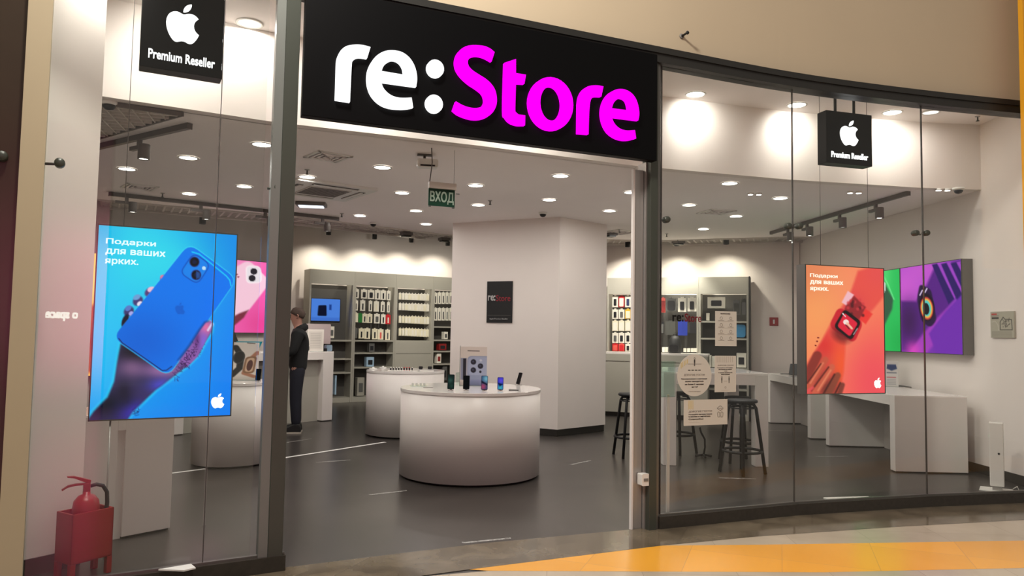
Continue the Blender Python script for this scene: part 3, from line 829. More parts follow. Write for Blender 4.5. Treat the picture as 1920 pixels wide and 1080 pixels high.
    A.mix(tin * np.exp(-(((A.X - 380) / 8) ** 2 + ((A.Y - 640) / 20) ** 2)), (130, 100, 225), .7)
    for _ in range(60):
        t_ = rs.rand(); x = 334 + 34 * t_ + rs.randn() * 3.5; y = 688 - 46 * t_ + rs.randn() * 5
        A.line([(x, y), (x + rs.randn() * 4, y + rs.randn() * 4)], .8, (36, 10, 60), .7, .9)
    A.line([(388, 617), (396, 605)], 4, (225, 215, 245), 1.2, .95)
PB = VP((-2.69, 4.76), (-1.935, 5.18))
t, w, h = lightbox(PB, 0, PB.L, .885, 2.155, 'large blue lightbox poster of a hand holding a blue phone, hung behind the left glass', art_blue, [(187, 417), (448, 436), (432, 776), (162, 788)], .05, 190)
poster_text(t, w, h); poster_logo(t, w, h, w * .895, h * .085, .05)
# its hanging cables
for px in (232,):
    s, _ = PB.hit(px, 430)
    m = MB(); m.tube([(s, .02, h), (s, .02, UP - .885)], .0025, 'rail_grey', 6); m.build('cable', t)
s, _ = PB.hit(207, 790)
m = MB(); m.tube([(s, .02, 0), (s, .02, -.885)], .006, 'steel_light', 6); m.build('floor_cable', t)

# --- orange one behind the right glass
def art_orange(A):
    A.fill((252, 120, 88)); A.rad(1540, 580, 80, (250, 165, 95), .9, 120); A.rad(1520, 500, 60, (225, 130, 85), .8, 50); A.rad(1640, 720, 70, (240, 75, 90), .9, 110); A.rad(1600, 530, 60, (252, 150, 110), .5)
    arm = [(1610, 505), (1660, 490), (1668, 545), (1640, 578), (1615, 605), (1585, 640), (1580, 700), (1570, 745), (1505, 745), (1508, 690), (1540, 640), (1560, 600), (1592, 556)]
    A.poly(arm, (235, 82, 72), 3)
    ins = np.clip(.5 - sd_poly(A.X, A.Y, arm) / 6, 0, 1)
    def g(cx, cy, rx, ry, rgb, a): A.mix(ins * np.exp(-(((A.X - cx) / rx) ** 2 + ((A.Y - cy) / ry) ** 2)), rgb, a)
    g(1650, 510, 30, 30, (232, 80, 78), .9); g(1600, 565, 25, 20, (222, 70, 75), .7); g(1545, 650, 25, 25, (222, 50, 48), .9); g(1575, 690, 18, 50, (250, 90, 40), .8); g(1530, 700, 28, 30, (175, 65, 50), .8); g(1550, 730, 24, 20, (120, 50, 40), .9)
    for (a, b, wd, c) in (((1510, 712), (1531, 668), 17, (128, 46, 38)), ((1514, 727), (1546, 676), 12, (196, 86, 62)), ((1527, 738), (1558, 690), 12, (206, 96, 70)), ((1549, 744), (1569, 706), 12, (132, 66, 48)), ((1572, 742), (1578, 724), 9, (110, 50, 40)),
                        ((1512, 720), (1538, 684), 3, (70, 24, 22)), ((1520, 734), (1552, 690), 3, (84, 28, 24)), ((1540, 744), (1563, 704), 3.5, (70, 26, 22)), ((1562, 744), (1574, 720), 3, (60, 22, 20)),
                        ((1518, 720), (1542, 682), 3, (228, 124, 92)), ((1532, 734), (1556, 696), 3, (232, 130, 96)), ((1509, 738), (1522, 729), 6, (228, 80, 84))):
        A.line([a, b], wd, c, 1.6 if wd > 5 else 1.2, .85)
    for y in (634, 641, 649): A.ell(1533 - (y - 634) * .3, y, 1.8, 1.8, (120, 20, 30))
    # strap and watch
    A.poly([(1578, 566), (1590, 544), (1602, 551), (1588, 573)], (245, 185, 195), 1.2)
    A.poly([(1586, 572), (1602, 553), (1625, 575), (1612, 600), (1596, 598), (1580, 588)], (140, 32, 40), 1.5, .9)
    A.poly([(1612, 598), (1624, 578), (1638, 588), (1624, 608)], (238, 52, 48), 1.5, .9)
    rs = np.random.RandomState(5)
    for _ in range(14): A.ell(1590 + 30 * rs.rand(), 560 + 32 * rs.rand(), 3, 3, (215, 60, 66) if rs.rand() > .5 else (70, 18, 26), 0, .8, .7)
    A.poly(rquad([(1573, 577), (1617, 605), (1600, 642), (1556, 612)], 10), (205, 34, 48), 1, 1, 2.5)
    A.ell(1578, 628, 18, 14, (70, 16, 22), 30, .9, .6)
    A.poly(rquad([(1583, 578), (1616, 603), (1596, 640), (1562, 613)], 9), (26, 10, 16), .8)
    A.poly(rquad([(1583, 586), (1609, 606), (1593, 632), (1569, 612)], 5), (224, 34, 60), .8)
    A.ell(1586, 604, 5.5, 5, (252, 225, 220)); A.line([(1588, 606), (1597, 616)], 4, (245, 190, 160), .8); A.line([(1585, 609), (1592, 617)], 2, (60, 20, 30), .7, .8)
    for k in range(4): A.ell(1580 + k * 1.6, 588 + k * 1.6, 1.2, 1.2, (240, 220, 220))
    A.line([(1600, 628), (1608, 616)], 1.4, (240, 220, 220), .6, .8)
PO = VP((2.87, 7.08), (3.76, 7.38))
s0, za = PO.hit(1511, 740); s1, _ = PO.hit(1660, 740); _, zt = PO.hit(1511, 495)
t, w, h = lightbox(PO, s0, s1, za, zt, 'orange lightbox poster of a wrist with a red watch, hung behind the right glass', art_orange, [(1511, 495), (1660, 500), (1660, 740), (1511, 740)], .12, 140, side='steel')
poster_text(t, w, h, True); poster_logo(t, w, h, w * .9, h * .085, .05)
for s in (w * .22, w * .83):
    m = MB(); m.tube([(s, .03, h), (s, .03, UP - za)], .0025, 'rail_grey', 6); m.build('cable', t)

# --- purple and green on the right wall
def art_purple(A):
    A.fill((140, 60, 190)); A.rad(1700, 540, 50, (215, 95, 215), .95, 60); A.rad(1740, 500, 50, (205, 90, 205), .8, 30); A.rad(1790, 650, 60, (96, 34, 150), .8, 60)
    A.poly([(1688, 560), (1720, 562), (1742, 530), (1758, 495), (1810, 484), (1812, 535), (1770, 590), (1735, 630), (1715, 660), (1688, 655)], (88, 30, 130), 3)
    A.rad(1705, 600, 22, (60, 20, 80), .9, 40); A.poly([(1705, 660), (1735, 622), (1766, 590), (1812, 548), (1812, 600), (1760, 640), (1735, 668)], (165, 60, 185), 3, .9); A.rad(1712, 655, 16, (225, 70, 190), .8)
    for k in range(4):
        x = 1752 + k * 17; A.poly([(x, 492), (x + 10, 490), (x + 40, 560), (x + 30, 570)], (44, 22, 96), 1.2); A.poly([(x + 10, 490), (x + 17, 489), (x + 46, 552), (x + 40, 560)], (168, 70, 200), 1.2, .9)
    A.poly([(1812, 545), (1775, 585), (1745, 625), (1760, 668), (1815, 670)], (112, 42, 170), 2)
    A.poly(rquad([(1728, 528), (1750, 540), (1760, 600), (1748, 614), (1730, 600), (1722, 556)], 8), (40, 18, 60), 1.5)
    A.ell(1741, 574, 15, 27, (24, 10, 30), -6)
    A.ell(1741, 576, 12.5, 22, (205, 60, 60), -6); A.ell(1741, 576, 10.8, 19, (235, 180, 70), -6); A.ell(1741, 576, 8.5, 15.5, (90, 200, 190), -6); A.ell(1740, 577, 6.2, 11.5, (20, 16, 24), -6)
    A.line([(1728, 550), (1733, 541)], 2.2, (235, 215, 245), .7); A.line([(1738, 545), (1742, 538)], 2.2, (235, 215, 245), .7)
def art_green(A):
    A.fill((40, 190, 90)); A.rad(1662, 500, 14, (90, 220, 120), .8, 60); A.rad(1690, 640, 20, (20, 165, 70), .7, 40)
    A.poly([(1655, 505), (1664, 520), (1678, 555), (1676, 575), (1664, 605), (1655, 610)], (50, 90, 66), 1.5)
    A.ell(1663, 530, 3.5, 11, (215, 235, 220))
    A.line([(1662, 505), (1670, 525), (1679, 556)], 1.5, (120, 240, 150), .8)
RWP = VP(RW1, RW0)   # runs toward the camera; local y points to +x (into the wall)
def rw_s(px, off): return RWP.hit(px, 580, off)[0]
pu0, pu1 = rw_s(1689, .13), rw_s(1805, .13)
t, w, h = lightbox(VP(RWP.pt(0, 0, .13)[:2], RWP.pt(RWP.L, 0, .13)[:2]), pu0, pu1, 1.32, 2.43, 'purple lightbox poster of a wrist wearing a round-faced watch, on the right wall', art_purple, [(1688, 497), (1804, 485), (1806, 667), (1688, 657)], .125, 130)
t, w, h = lightbox(VP(RWP.pt(0, 0, .13)[:2], RWP.pt(RWP.L, 0, .13)[:2]), pu0 - 1.3, pu0 - .004, 1.32, 2.43, 'green lightbox poster of a green phone, half hidden by the orange poster', art_green, [(1610, 504), (1688, 497), (1688, 657), (1610, 650)], .125, 60)

# --- pink and orange on the far left wall
LB = VP((-6.75, 9.9), JL)
LBf = VP(LB.pt(0, 0, .1)[:2], LB.pt(LB.L, 0, .1)[:2])
def art_pink(A):
    A.fill((240, 90, 170)); A.rad(450, 500, 40, (250, 150, 200), .8, 30); A.rad(490, 610, 30, (225, 60, 140), .7)
    A.poly(rquad([(470, 488), (508, 528), (458, 602), (405, 590), (400, 540)], 12), (248, 200, 220), 1.2)
    cb = rquad([(466, 500), (490, 500), (492, 530), (467, 533)], 8); A.poly(cb, (255, 235, 242), 1, 1, 1); A.poly(cb, (235, 225, 232), 1, 1, -1)
    A.ell(479, 510, 6, 6, (24, 20, 34)); A.ell(476, 523, 6, 6, (24, 20, 34))
    A.poly([(440, 600), (455, 590), (470, 583), (462, 598), (448, 612), (440, 615)], (120, 40, 60), 1.5)
    for i in range(3): A.ell(449 + i * 2, 512 + i * 5, 1.6, 1.6, (150, 60, 90))
s1, za = LBf.hit(500, 625); _, zt = LBf.hit(505, 492)
t, w, h = lightbox(LBf, s1 - 1.25, s1, za, zt, 'pink lightbox poster of a pink phone on the far left wall', art_pink, [(392, 488), (505, 492), (500, 625), (388, 628)], .1, 90)
def art_sun(A):
    A.fill((250, 190, 90)); A.rad(172, 520, 20, (255, 225, 130), .9, 50); A.poly([(160, 575), (185, 560), (185, 700), (160, 700)], (170, 80, 50), 4); A.rad(172, 640, 8, (60, 25, 20), .8, 30)
s0, za = LBf.hit(160, 706); s1, _ = LBf.hit(215, 700); _, zt = LBf.hit(178, 474)
t, w, h = lightbox(LBf, s0, s1, za + .0, zt, 'yellow and brown lightbox poster glimpsed left of the blue one', art_sun, [(160, 474), (200, 474), (200, 706), (160, 706)], .1, 50)

# ------------------------------------------------------------------ ceiling lamps
def downlight(px, py, z, label, power, r=.085, group='round downlights in the shop ceiling', glow='lamp_on', spread=150, aim=None):
    q = Z(px, py, z)
    t = thing('ceiling_downlight', label, 'ceiling light', (q.x, q.y, z), 0, group)
    m = MB(); m.lathe([(r + .018, -.004), (r + .018, -.009), (r, -.011), (r - .003, -.004)], (0, 0, 0), 'white_plastic', 28); m.build('trim_ring', t)
    m = MB(); m.lathe([(0, -.006), (r - .002, -.006), (r - .002, -.003)], (0, 0, 0), glow, 28); m.build('diffuser', t)
    if power:
        if aim is None: lamp('AREA', (q.x, q.y, z - .02), power * SHOP_W, (1, .95, .895), r * 2, parent=t, spread=178)
        else: lamp('SPOT', (q.x, q.y - .05, z - .03), power * SHOP_W, (1, .96, .88), .09, aim=(q.x + aim[0], q.y + aim[1], z + aim[2]), parent=t, cone=aim[3], blend=1.0)
DL = [(491, 270), (353, 295), (238, 316), (458, 349), (355, 363), (576, 331), (634, 373), (675, 404), (717, 313), (754, 361), (780, 395), (799, 420),
      (892, 347), (897, 384), (1051, 329), (1030, 374), (1184, 360), (1143, 395), (1195, 434), (1368, 343), (1463, 371), (1292, 384), (1380, 405), (1319, 429)]
DN = ['nearest the left entrance post', 'second from the left in the front row', 'leftmost of the front row', 'below the pink ceiling reflection', 'above the left track rail',
      'beside the first sprinkler left of the sign', 'just below the square air conditioner', 'right of the emergency lamp in the back row', 'between the small vent and the entrance sign bracket', 'left of the entrance sign',
      'behind the entrance sign and to its left', 'nearest the back wall left of the column', 'right of the entrance sign', 'behind the entrance sign, beside a sprinkler', 'largest one in front of the column', 'above the column camera',
      'nearest the right entrance post', 'above the right face of the column', 'farthest back beside the right entrance post', 'front one behind the right glass', 'front one beside the first glass joint', 'middle row behind the right glass, left one', 'middle row behind the right glass, right one', 'back one behind the right glass']
for (x, y), n in zip(DL, DN):
    downlight(x, y, CEIL, 'round glowing ceiling downlight, ' + n, 4.7)
for (x, y), n in (((1304, 176), 'left one'), ((1494, 196), 'middle one'), ((1673, 210), 'right one')):
    downlight(x, y, UP, 'round lit spot washing the white bulkhead behind the right glass, ' + n, 27, .09, 'bulkhead spots', aim=(.08, .30, -.42, 150))
downlight(468, 43, UP, 'faint round lamp ring right of the left hanging sign', 6, .09, None, 'lamp_dim')
downlight(1745, 210, UP, 'dim round lamp ring with added fill light right of the right hanging sign', 2, .08, None, 'lamp_dim')  # the ring is real, its light is added to fill the right wall
q = Z(250, 20, UP)
downlight(330, -30, UP, 'unseen added spot washing the bulkhead behind the left hanging sign', 42, .09, 'bulkhead spots', aim=(-.1, .34, -.5, 150))  # lamp above the view, added to lift the bulkhead and left wall top
downlight(232, -105, UP, 'unseen added spot brightening the angled left wall', 26, .09, 'bulkhead spots', aim=(-.15, .05, -1, 160))  # out-of-view lamp added to brighten the left wall
downlight(1815, 196, UP, 'faint round lamp next to the right wall, partly behind the header', 0, .07, None, 'lamp_dim')
downlight(700, 60, UP, 'round lit spot hidden above the black shop sign, left', 60, .09, 'bulkhead spots', aim=(-.1, .34, -.5, 150))
downlight(1000, 110, UP, 'round lit spot hidden above the black shop sign, right', 60, .09, 'bulkhead spots', aim=(-.1, .34, -.5, 150))

# tracks and spot heads
def rail(p, q, label, z=CEIL, drop=.03):
    a = Z(*p, z - drop); b = Z(*q, z - drop); pl = VP(a[:2], b[:2])
    t = thing('track_rail', label, 'track', (a.x, a.y, z - drop), pl.rot)
    m = MB(); m.box(0, pl.L, -.02, .02, -.02, .028, 'rail_grey'); m.build('rail', t)
    m = MB(); m.box(-.008, 0, -.024, .024, -.024, .026, 'rail_grey'); m.box(pl.L, pl.L + .008, -.024, .024, -.024, .026, 'rail_grey'); m.build('end_cap', t)
    return pl
R1 = rail((150, 284), (355, 237), 'grey ceiling track beside the dark lattice panel')
R2 = rail((205, 364), (634, 411), 'long grey ceiling track above the blue lightbox')
R3 = rail((1446, 437), (1703, 363), 'grey ceiling track along the right wall')
def spot_head(px, py, label, plane, lit=True, power=14, aim=None, z=CEIL, arm=.11, ang=0.0):
    s, _ = plane.hit(px, py); q = plane.pt(s, z - .05)
    t = thing('track_spotlight', label, 'spotlight', tuple(q), plane.rot + ang, 'track spotlights')
    m = MB(); m.box(-.02, .02, -.015, .015, -.05, 0, 'lamp_grey'); m.box(-arm - .02, .06, -.018, .018, -.085, -.05, 'lamp_grey'); m.build('adapter', t)
    m = MB(); m.lathe([(0, -.05), (.048, -.05), (.05, -.055), (.05, -.185), (.044, -.185), (.042, -.17), (0, -.17)], (.075, 0, 0), 'lamp_grey', 20); m.build('lamp_head', t)
    m = MB(); m.lathe([(0, -.176), (.041, -.176), (.041, -.172)], (.075, 0, 0), 'lamp_on' if lit else 'lamp_dim', 20); m.build('lens', t)
    if power:
        c = Matrix.Rotation(plane.rot + ang, 4, 'Z') @ Vector((.075, 0, 0))
        L = (q.x + c.x, q.y + c.y, q.z - .2)
        lamp('SPOT', L, power * SHOP_W, (1, .94, .84), .04, aim=(L[0] + aim[0], L[1] + aim[1], L[2] + aim[2]), parent=None, cone=65)
spot_head(262, 262, 'grey track spotlight on the track beside the dark lattice panel', R1, True, 10, (.1, .3, -1))
for x, n, l in ((237, 'left of the three above the blue lightbox', True), (377, 'middle of the three above the blue lightbox', True), (498, 'right of the three above the blue lightbox', True), (606, 'right of the left entrance post', False)):
    spot_head(x, 385, 'grey track spotlight, ' + n, R2, l, 45, (-.3, .7, -1))
for x, n, l in ((1477, 'farthest one on the right track', True), (1513, 'second from the back on the right track', True), (1574, 'third on the right track, turned sideways', False), (1642, 'nearest one on the right track', True)):
    spot_head(x, 400, 'grey track spotlight, ' + n, R3, l, 4, (.2, .0, -1))
# spots set in the ceiling trough, washing the back walls
SLn = [SL.pt(u_, 0, .12) for u_ in (.35, 1.35, 2.2, 3.1)]
TL = [(q_.x, q_.y, (-.22, .33, -1)) for q_ in SLn] + [(2.15, 13.75, (.1, .35, -1)), (3.0, 13.45, (.1, .35, -1)), (3.8, 13.1, (.1, .4, -1)), (-4.9, 11.6, (-.2, .2, -1))]
for (x, y, a), n in zip(TL, ('over the screen bay', 'over the second shelving bay', 'over the third shelving bay', 'beside the column', 'over the phone case bay', 'over the luggage bay', 'over the white box bay', 'above the pink lightbox')):
    zl = CEIL + .22 if y > 14.6 else CEIL - .06
    t = thing('trough_spotlight', 'small dark spotlight in the ceiling trough ' + n, 'spotlight', (x, y, zl), 0, 'trough spotlights')
    m = MB(); m.lathe([(0, .1), (.045, .1), (.05, .09), (.05, -.02), (.04, -.02), (.04, 0), (0, 0)], (0, 0, 0), 'trim_black', 16); m.build('lamp_head', t)
    m = MB(); m.box(-.01, .01, -.01, .01, .1, .3, 'trim_black'); m.build('stem', t)
    lamp('SPOT', (x, y, zl - .04), 34 * SHOP_W if 'pink' not in n else 22, (1, .92, .76), .04, aim=(x + a[0], y + a[1], zl - .04 + a[2]), parent=t, cone=120, blend=.8)
# small black lamp bodies under the strip
for x, y, n in ((762, 436, 'left of the column, first'), (760 + 73, 446, 'left of the column, second'), (1272, 451, 'behind the right glass'), (1145, 436, 'beside the right face of the column')):
    q = Z(x, y, CEIL); t = thing('ceiling_spotlight', 'small dark square spotlight under the ceiling edge, ' + n, 'spotlight', tuple(q), radians(30))
    m = MB(); m.box(-.09, .09, -.08, .08, -.05, 0, 'lamp_grey'); m.build('housing', t)
    m = MB(); m.box(-.07, .07, -.06, .06, -.075, -.05, 'trim_black'); m.build('lamp_head', t)
    tg = {762: (-2.7, 15.9, 1.5), 833: (-1.2, 16.6, 1.5), 1272: (3.3, 13.6, 1.5), 1145: (2.1, 14.0, 1.5)}[x]
    lamp('SPOT', (q.x, q.y, q.z - .1), 150 * SHOP_W, (1, .94, .83), .05, aim=tg, parent=None, cone=80, blend=.8)

# sprinklers, cameras, vents
for x, y, z, n in ((305, 362, CEIL, 'above the blue lightbox'), (576, 318, CEIL, 'right of the left entrance post'), (641, 400, CEIL, 'past the end of the long track'), (919, 376, CEIL, 'above the column'), (1250, 438, CEIL, 'right of the right entrance post'), (1195, 386, CEIL, 'left of the right entrance post'), (1833, 218, UP, 'near the right wall, high up')):
    q = Z(x, y, z); t = thing('sprinkler', 'small pendent ceiling sprinkler ' + n, 'sprinkler', tuple(q), 0, 'ceiling sprinklers')
    m = MB(); m.lathe([(0, 0), (.028, 0), (.024, -.008), (0, -.01)], (0, 0, 0), 'steel_light', 14); m.build('escutcheon', t)
    m = MB(); m.lathe([(0, -.008), (.008, -.01), (.008, -.045), (.018, -.05), (.018, -.055), (0, -.056)], (0, 0, 0), 'dark_steel', 10); m.build('head', t)
for x, y, z, n in ((205, 190, CEIL, 'under the dark lattice panel'), (700, 417, CEIL, 'above the accessory shelving'), (1018, 398, CEIL, 'beside the top of the column'), (1797, 352, CEIL, 'near the right wall')):
    q = Z(x, y, z); t = thing('dome_camera', 'small dome security camera ' + n, 'camera', tuple(q), 0)
    m = MB(); m.lathe([(0, 0), (.06, 0), (.062, -.02), (.05, -.03), (0, -.03)], (0, 0, 0), 'white_plastic', 20); m.build('base', t)
    m = MB(); m.lathe([(.046, -.03), (.044, -.045), (.03, -.062), (0, -.07)], (0, 0, 0), 'black_plastic', 20); m.build('dome', t)
for x, y, n in ((1415, 362, 'left'), (1602, 359, 'middle'), (1768, 354, 'right')):
    q = Z(x, y, CEIL); t = thing('twin_lamp', 'tiny twin ceiling lamp behind the right glass, %s of three' % n, 'ceiling light', tuple(q), 0, 'tiny twin ceiling lamps')
    for dx in (-.05, .05):
        m = MB(); m.lathe([(0, 0), (.036, 0), (.036, -.02), (0, -.02)], (dx, 0, 0), 'white_plastic', 14); m.build('lamp_head', t)
        m = MB(); m.lathe([(0, -.023), (.028, -.023), (.028, -.02)], (dx, 0, 0), 'lamp_on', 14); m.build('lens', t)
def vent(px, py, size, ang, label, z=CEIL):
    q = Z(px, py, z); t = thing('ceiling_vent', label, 'vent', tuple(q), radians(ang))
    m = MB(); h = size / 2
    for a in ((-h, h, -h, -h + .03), (-h, h, h - .03, h), (-h, -h + .03, -h, h), (h - .03, h, -h, h)): m.box(*a, -.012, 0, 'white_plastic')
    m.build('frame', t)
    m = MB(); m.box(-h + .03, h - .03, -h + .03, h - .03, -.004, -.001, 'trim_black'); m.build('duct', t)
    for k in range(1, 4):
        r = h * (1 - k * .25)
        if r > .04:
            m = MB()
            for a in ((-r, r, -r, -r + .02), (-r, r, r - .02, r), (-r, -r + .02, -r, r), (r - .02, r, -r, r)): m.box(*a, -.016, -.006, 'paint_ceiling')
            m.build('louvre', t)
vent(615, 293, .36, 40, 'small square ceiling vent right of the left entrance post')
vent(262, 350, .36, 40, 'small square ceiling vent above the blue lightbox')
vent(1343, 397, .4, 15, 'small square ceiling vent behind the right glass')
vent(1162, 435, .5, 35, 'small square ceiling vent beside the column')
qa, qb = Z(596, 341, CEIL), Z(712, 357, CEIL); an = atan2(qb.y - qa.y, qb.x - qa.x)
q = Z(606, 355, CEIL)
t = thing('air_conditioner', 'white square ceiling air conditioner cassette right of the left entrance post', 'air conditioner', tuple(q), an)
m = MB(); m.rbox(-.5, .5, -.5, .5, -.03, -.001, .03, 'white_plastic', 'z'); m.build('panel', t)
m = MB(); m.box(-.26, .26, -.26, .26, -.036, -.03, 'grille')
for k in range(10): m.box(-.24, .24, -.235 + k * .05, -.215 + k * .05, -.04, -.036, 'rail_grey')
m.build('intake_grille', t)
for k in range(4):
    m = MB(); m.box(-.28, .28, -.43, -.35, -.034, -.0305, 'trim_black', tr=Matrix.Rotation(k * pi / 2, 4, 'Z')); m.box(-.27, .27, -.4, -.355, -.045, -.034, 'white_plastic', tr=Matrix.Rotation(k * pi / 2, 4, 'Z')); m.build('air_flap', t)
q = Z(584, 380, CEIL); t = thing('emergency_lamp', 'flat grey emergency lamp with a bright diffuser under the air conditioner', 'ceiling light', tuple(q), radians(8))
m = MB(); m.box(-.2, .2, -.1, .1, -.05, 0, 'lamp_grey'); m.build('housing', t, bevel=.01)
m = MB(); m.box(-.16, .16, -.07, .07, -.062, -.05, 'panel_light'); m.build('diffuser', t)
q = Z(802, 290, CEIL); t = thing('ceiling_sensor', 'white box sensor on a bracket above the green entrance sign', 'sensor', tuple(q), radians(10))
m = MB(); m.box(-.1, .04, -.03, .03, -.012, 0, 'rail_grey'); m.tube([(-.03, 0, 0), (-.03, 0, -.06)], .012, 'rail_grey', 8); m.build('bracket', t)
m = MB(); m.rbox(-.1, .1, -.05, .05, -.13, -.05, .02, 'white_plastic', 'y'); m.build('housing', t)
m = MB(); m.box(-.07, .07, -.055, -.05, -.122, -.108, 'trim_black'); m.build('lens', t)
# entrance sign
p = VP((-.9, 6.75), (-.4, 6.95)); s0, zb_ = p.hit(803, 385); s1, zt_ = p.hit(853, 357)
_, ztt = p.hit(830, 343)
t = thing('exit_sign', 'green lit-letter sign reading ВХОД hanging from the ceiling', 'sign', p.pt((s0 + s1) / 2, zb_), p.rot)
w = s1 - s0; h = zt_ - zb_
m = MB(); m.box(-w / 2, w / 2, 0, .008, 0, h, 'sign_green'); m.build('panel', t)
m = MB(); place2d(m, text_geo('ВХОД', .02), 'sign_letter', -w * .44, w * .46, h * .13, h * .86, 0, .003); m.build('lettering', t)
m = MB(); m.box(-w / 2, w / 2 + .01, -.02, .03, h, ztt - zb_, 'grille'); m.build('lamp_housing', t, bevel=.004)
m = MB()
for s_ in (-1, 1): m.box(s_ * w * .45 - .01, s_ * w * .45 + .01, -.008, .012, -.012, 0, 'steel'); 
m.tube([(w / 2 + .01, 0, h * .8), (w / 2 + .045, 0, h * .8)], .005, 'steel', 6); m.build('clip', t)
m = MB(); m.tube([(-w / 2 + .01, .005, ztt - zb_), (-w / 2 + .03, .005, (CEIL - zb_) * .75), (-w / 2 + .02, .005, CEIL - zb_)], .005, 'rail_grey', 6); m.build('hanging_rod', t)
m = MB(); m.tube([(w / 2 - .01, .005, ztt - zb_), (w / 2 - .01, .005, CEIL - zb_)], .0015, 'rail_grey', 5); m.build('hanging_wire', t)

# ------------------------------------------------------------------ column panel
CP = VP(CA, CC)
s0, z0_ = CP.hit(913, 605); s1, z1_ = CP.hit(962, 527)
t = thing('wall_plaque', 'black re:Store plaque on the white column', 'plaque', CP.pt(s0, z0_), CP.rot)
w, h = s1 - s0, z1_ - z0_
m = MB(); m.box(0, w, -.02, -.001, 0, h, 'black_matte'); m.build('board', t, bevel=.003)
m = MB(); place2d(m, text_geo('re:', .02), 'white_print', w * .05, w * .34, h * .53, h * .66, -.02, .002); m.build('lettering', t)
m = MB(); place2d(m, text_geo('Store', 0), 'red_print', w * .37, w * .93, h * .52, h * .665, -.02, .002); m.build('lettering', t)
m = MB(); place2d(m, text_geo('Apple Premium Reseller', .01), 'white_print', w * .12, w * .85, h * .07, h * .11, -.02, .002); m.build('lettering', t)
m = MB(); m.box(w * .05, w * .95, -.021, -.02, h * .175, h * .18, 'ink_grey'); m.build('rule', t)

# ------------------------------------------------------------------ round tables
def round_table(cx, cy, r, z, label):
    t = thing('round_table', label, 'table', (cx, cy, 0))
    m = MB(); m.lathe([(0, .0), (r - .03, .0), (r - .03, .02)], (0, 0, 0), 'baseboard_dark', 72); m.build('plinth', t)
    m = MB(); m.lathe([(r, .02), (r, z - .03)], (0, 0, 0), 'white_satin', 128); m.build('drum', t)
    m = MB(); m.lathe([(r - .01, z - .03), (r + .004, z - .03), (r + .004, z - .002), (r + .002, z), (0, z)], (0, 0, 0), 'white_lacquer', 128, smooth=False); m.build('top', t)
T1 = (-.42, 7.95, .74); T2 = (-1.53, 10.85, .56); T3 = (-3.1, 8.35, .42)
round_table(*T1, .9, 'large round white drum table in the middle of the shop floor')
round_table(*T2, .92, 'smaller round white drum table behind the large one')
round_table(*T3, .9, 'round white drum table seen through the left glass')

# phones on stands
def phone(px, py, z, w, h, label, screen, tilt=12, rot=0.0, yo=None, loc=None):
    q = loc if loc is not None else Z(px, py, z)
    t = thing('smartphone', label, 'phone', (q[0], q[1], z), radians(rot), None)
    tr = Matrix.Translation((0, 0, .012)) @ Matrix.Rotation(radians(-tilt), 4, 'X')
    m = MB(); m.rbox(-w / 2, w / 2, 0, .008, 0, h, .009, 'black_plastic', 'y', tr=tr); m.build('body', t)
    if screen:
        me = art_face(t, w * .9, h * .95, 24, screen, [(0, 0), (1, 0), (1, 2), (0, 2)], -.0008, -w * .45, h * .025, 'screen')
        me.matrix_local = tr
    else:
        m = MB(); m.rbox(-w * .46, w * .46, -.001, 0, h * .02, h * .98, .006, 'gloss_black', 'y', tr=tr); m.build('screen', t)
    m = MB(); m.box(-.025, .025, -.02, .05, 0, .006, 'steel_light'); m.box(-.012, .012, .014, .022, .0, h * .5, 'steel_light', tr=Matrix.Rotation(radians(-tilt), 4, 'X')); m.build('stand', t)
    return t
def sc1(A): A.fill((22, 34, 32)); A.rad(.4, .8, .4, (50, 80, 72), .8); A.rad(.6, 1.6, .3, (34, 60, 52), .8)
def sc2(A): A.fill((14, 15, 16))
def sc3(A): A.fill((40, 60, 90)); A.rad(.8, .4, .6, (110, 165, 180), .9); A.rad(.3, 1.6, .5, (160, 60, 90), .9); A.poly([(0, .7), (1, 1.2), (1, 1.4), (0, 1.0)], (16, 16, 30), .1, .9)
def sc4(A): A.fill((40, 40, 140)); A.rad(.6, .5, .5, (90, 70, 210), .9); A.rad(.5, 1.7, .6, (60, 170, 165), .9); A.poly([(0, .9), (1, 1.1), (.4, 1.5)], (14, 16, 50), .1, .9)
phone(845, 732, .9, .07, .15, 'dark green-screened phone, leftmost on the large round table', sc1)
phone(874, 732, .9, .066, .14, 'black-screened phone, second from left on the large round table', sc2)
phone(908, 733, .9, .068, .142, 'phone with teal and red wallpaper on the large round table', sc3)
phone(938, 733, .9, .062, .128, 'phone with violet and teal wallpaper on the large round table', sc4)
phone(970, 722, .9, .066, .135, 'dark blue phone seen edge-on at the right of the large round table', None, 18, -58)
phone(483, 715, .9, .06, .13, 'black phone on the left round table beside the watch card', sc2)
q = Z(963, 732, .9); m = MB(); m.rbox(-.05, .05, -.03, .03, 0, .008, .01, 'black_plastic', 'z'); tag(m.build('charging_pad', loc=tuple(q)), 'flat black pad at the right edge of the large round table', 'charging pad')
q = Z(785, 724, .9); t = thing('display_tray', 'small clear tray with white earphone cases on the large round table', 'tray', tuple(q))
m = MB(); m.rbox(-.09, .09, -.05, .05, 0, .006, .01, 'acrylic', 'z'); m.build('tray', t)
for k in range(4):
    m = MB(); m.rbox(-.075 + k * .042, -.05 + k * .042, -.015, .005, .006, .035, .008, 'white_plastic', 'y'); m.build('earphone_case', t)
q = Z(803, 727, .9); m = MB(); m.rbox(-.05, .05, -.02, .02, 0, .006, .008, 'steel_light', 'z'); tag(m.build('metal_tray', loc=tuple(q)), 'thin metal plate beside the clear tray on the large round table', 'tray')

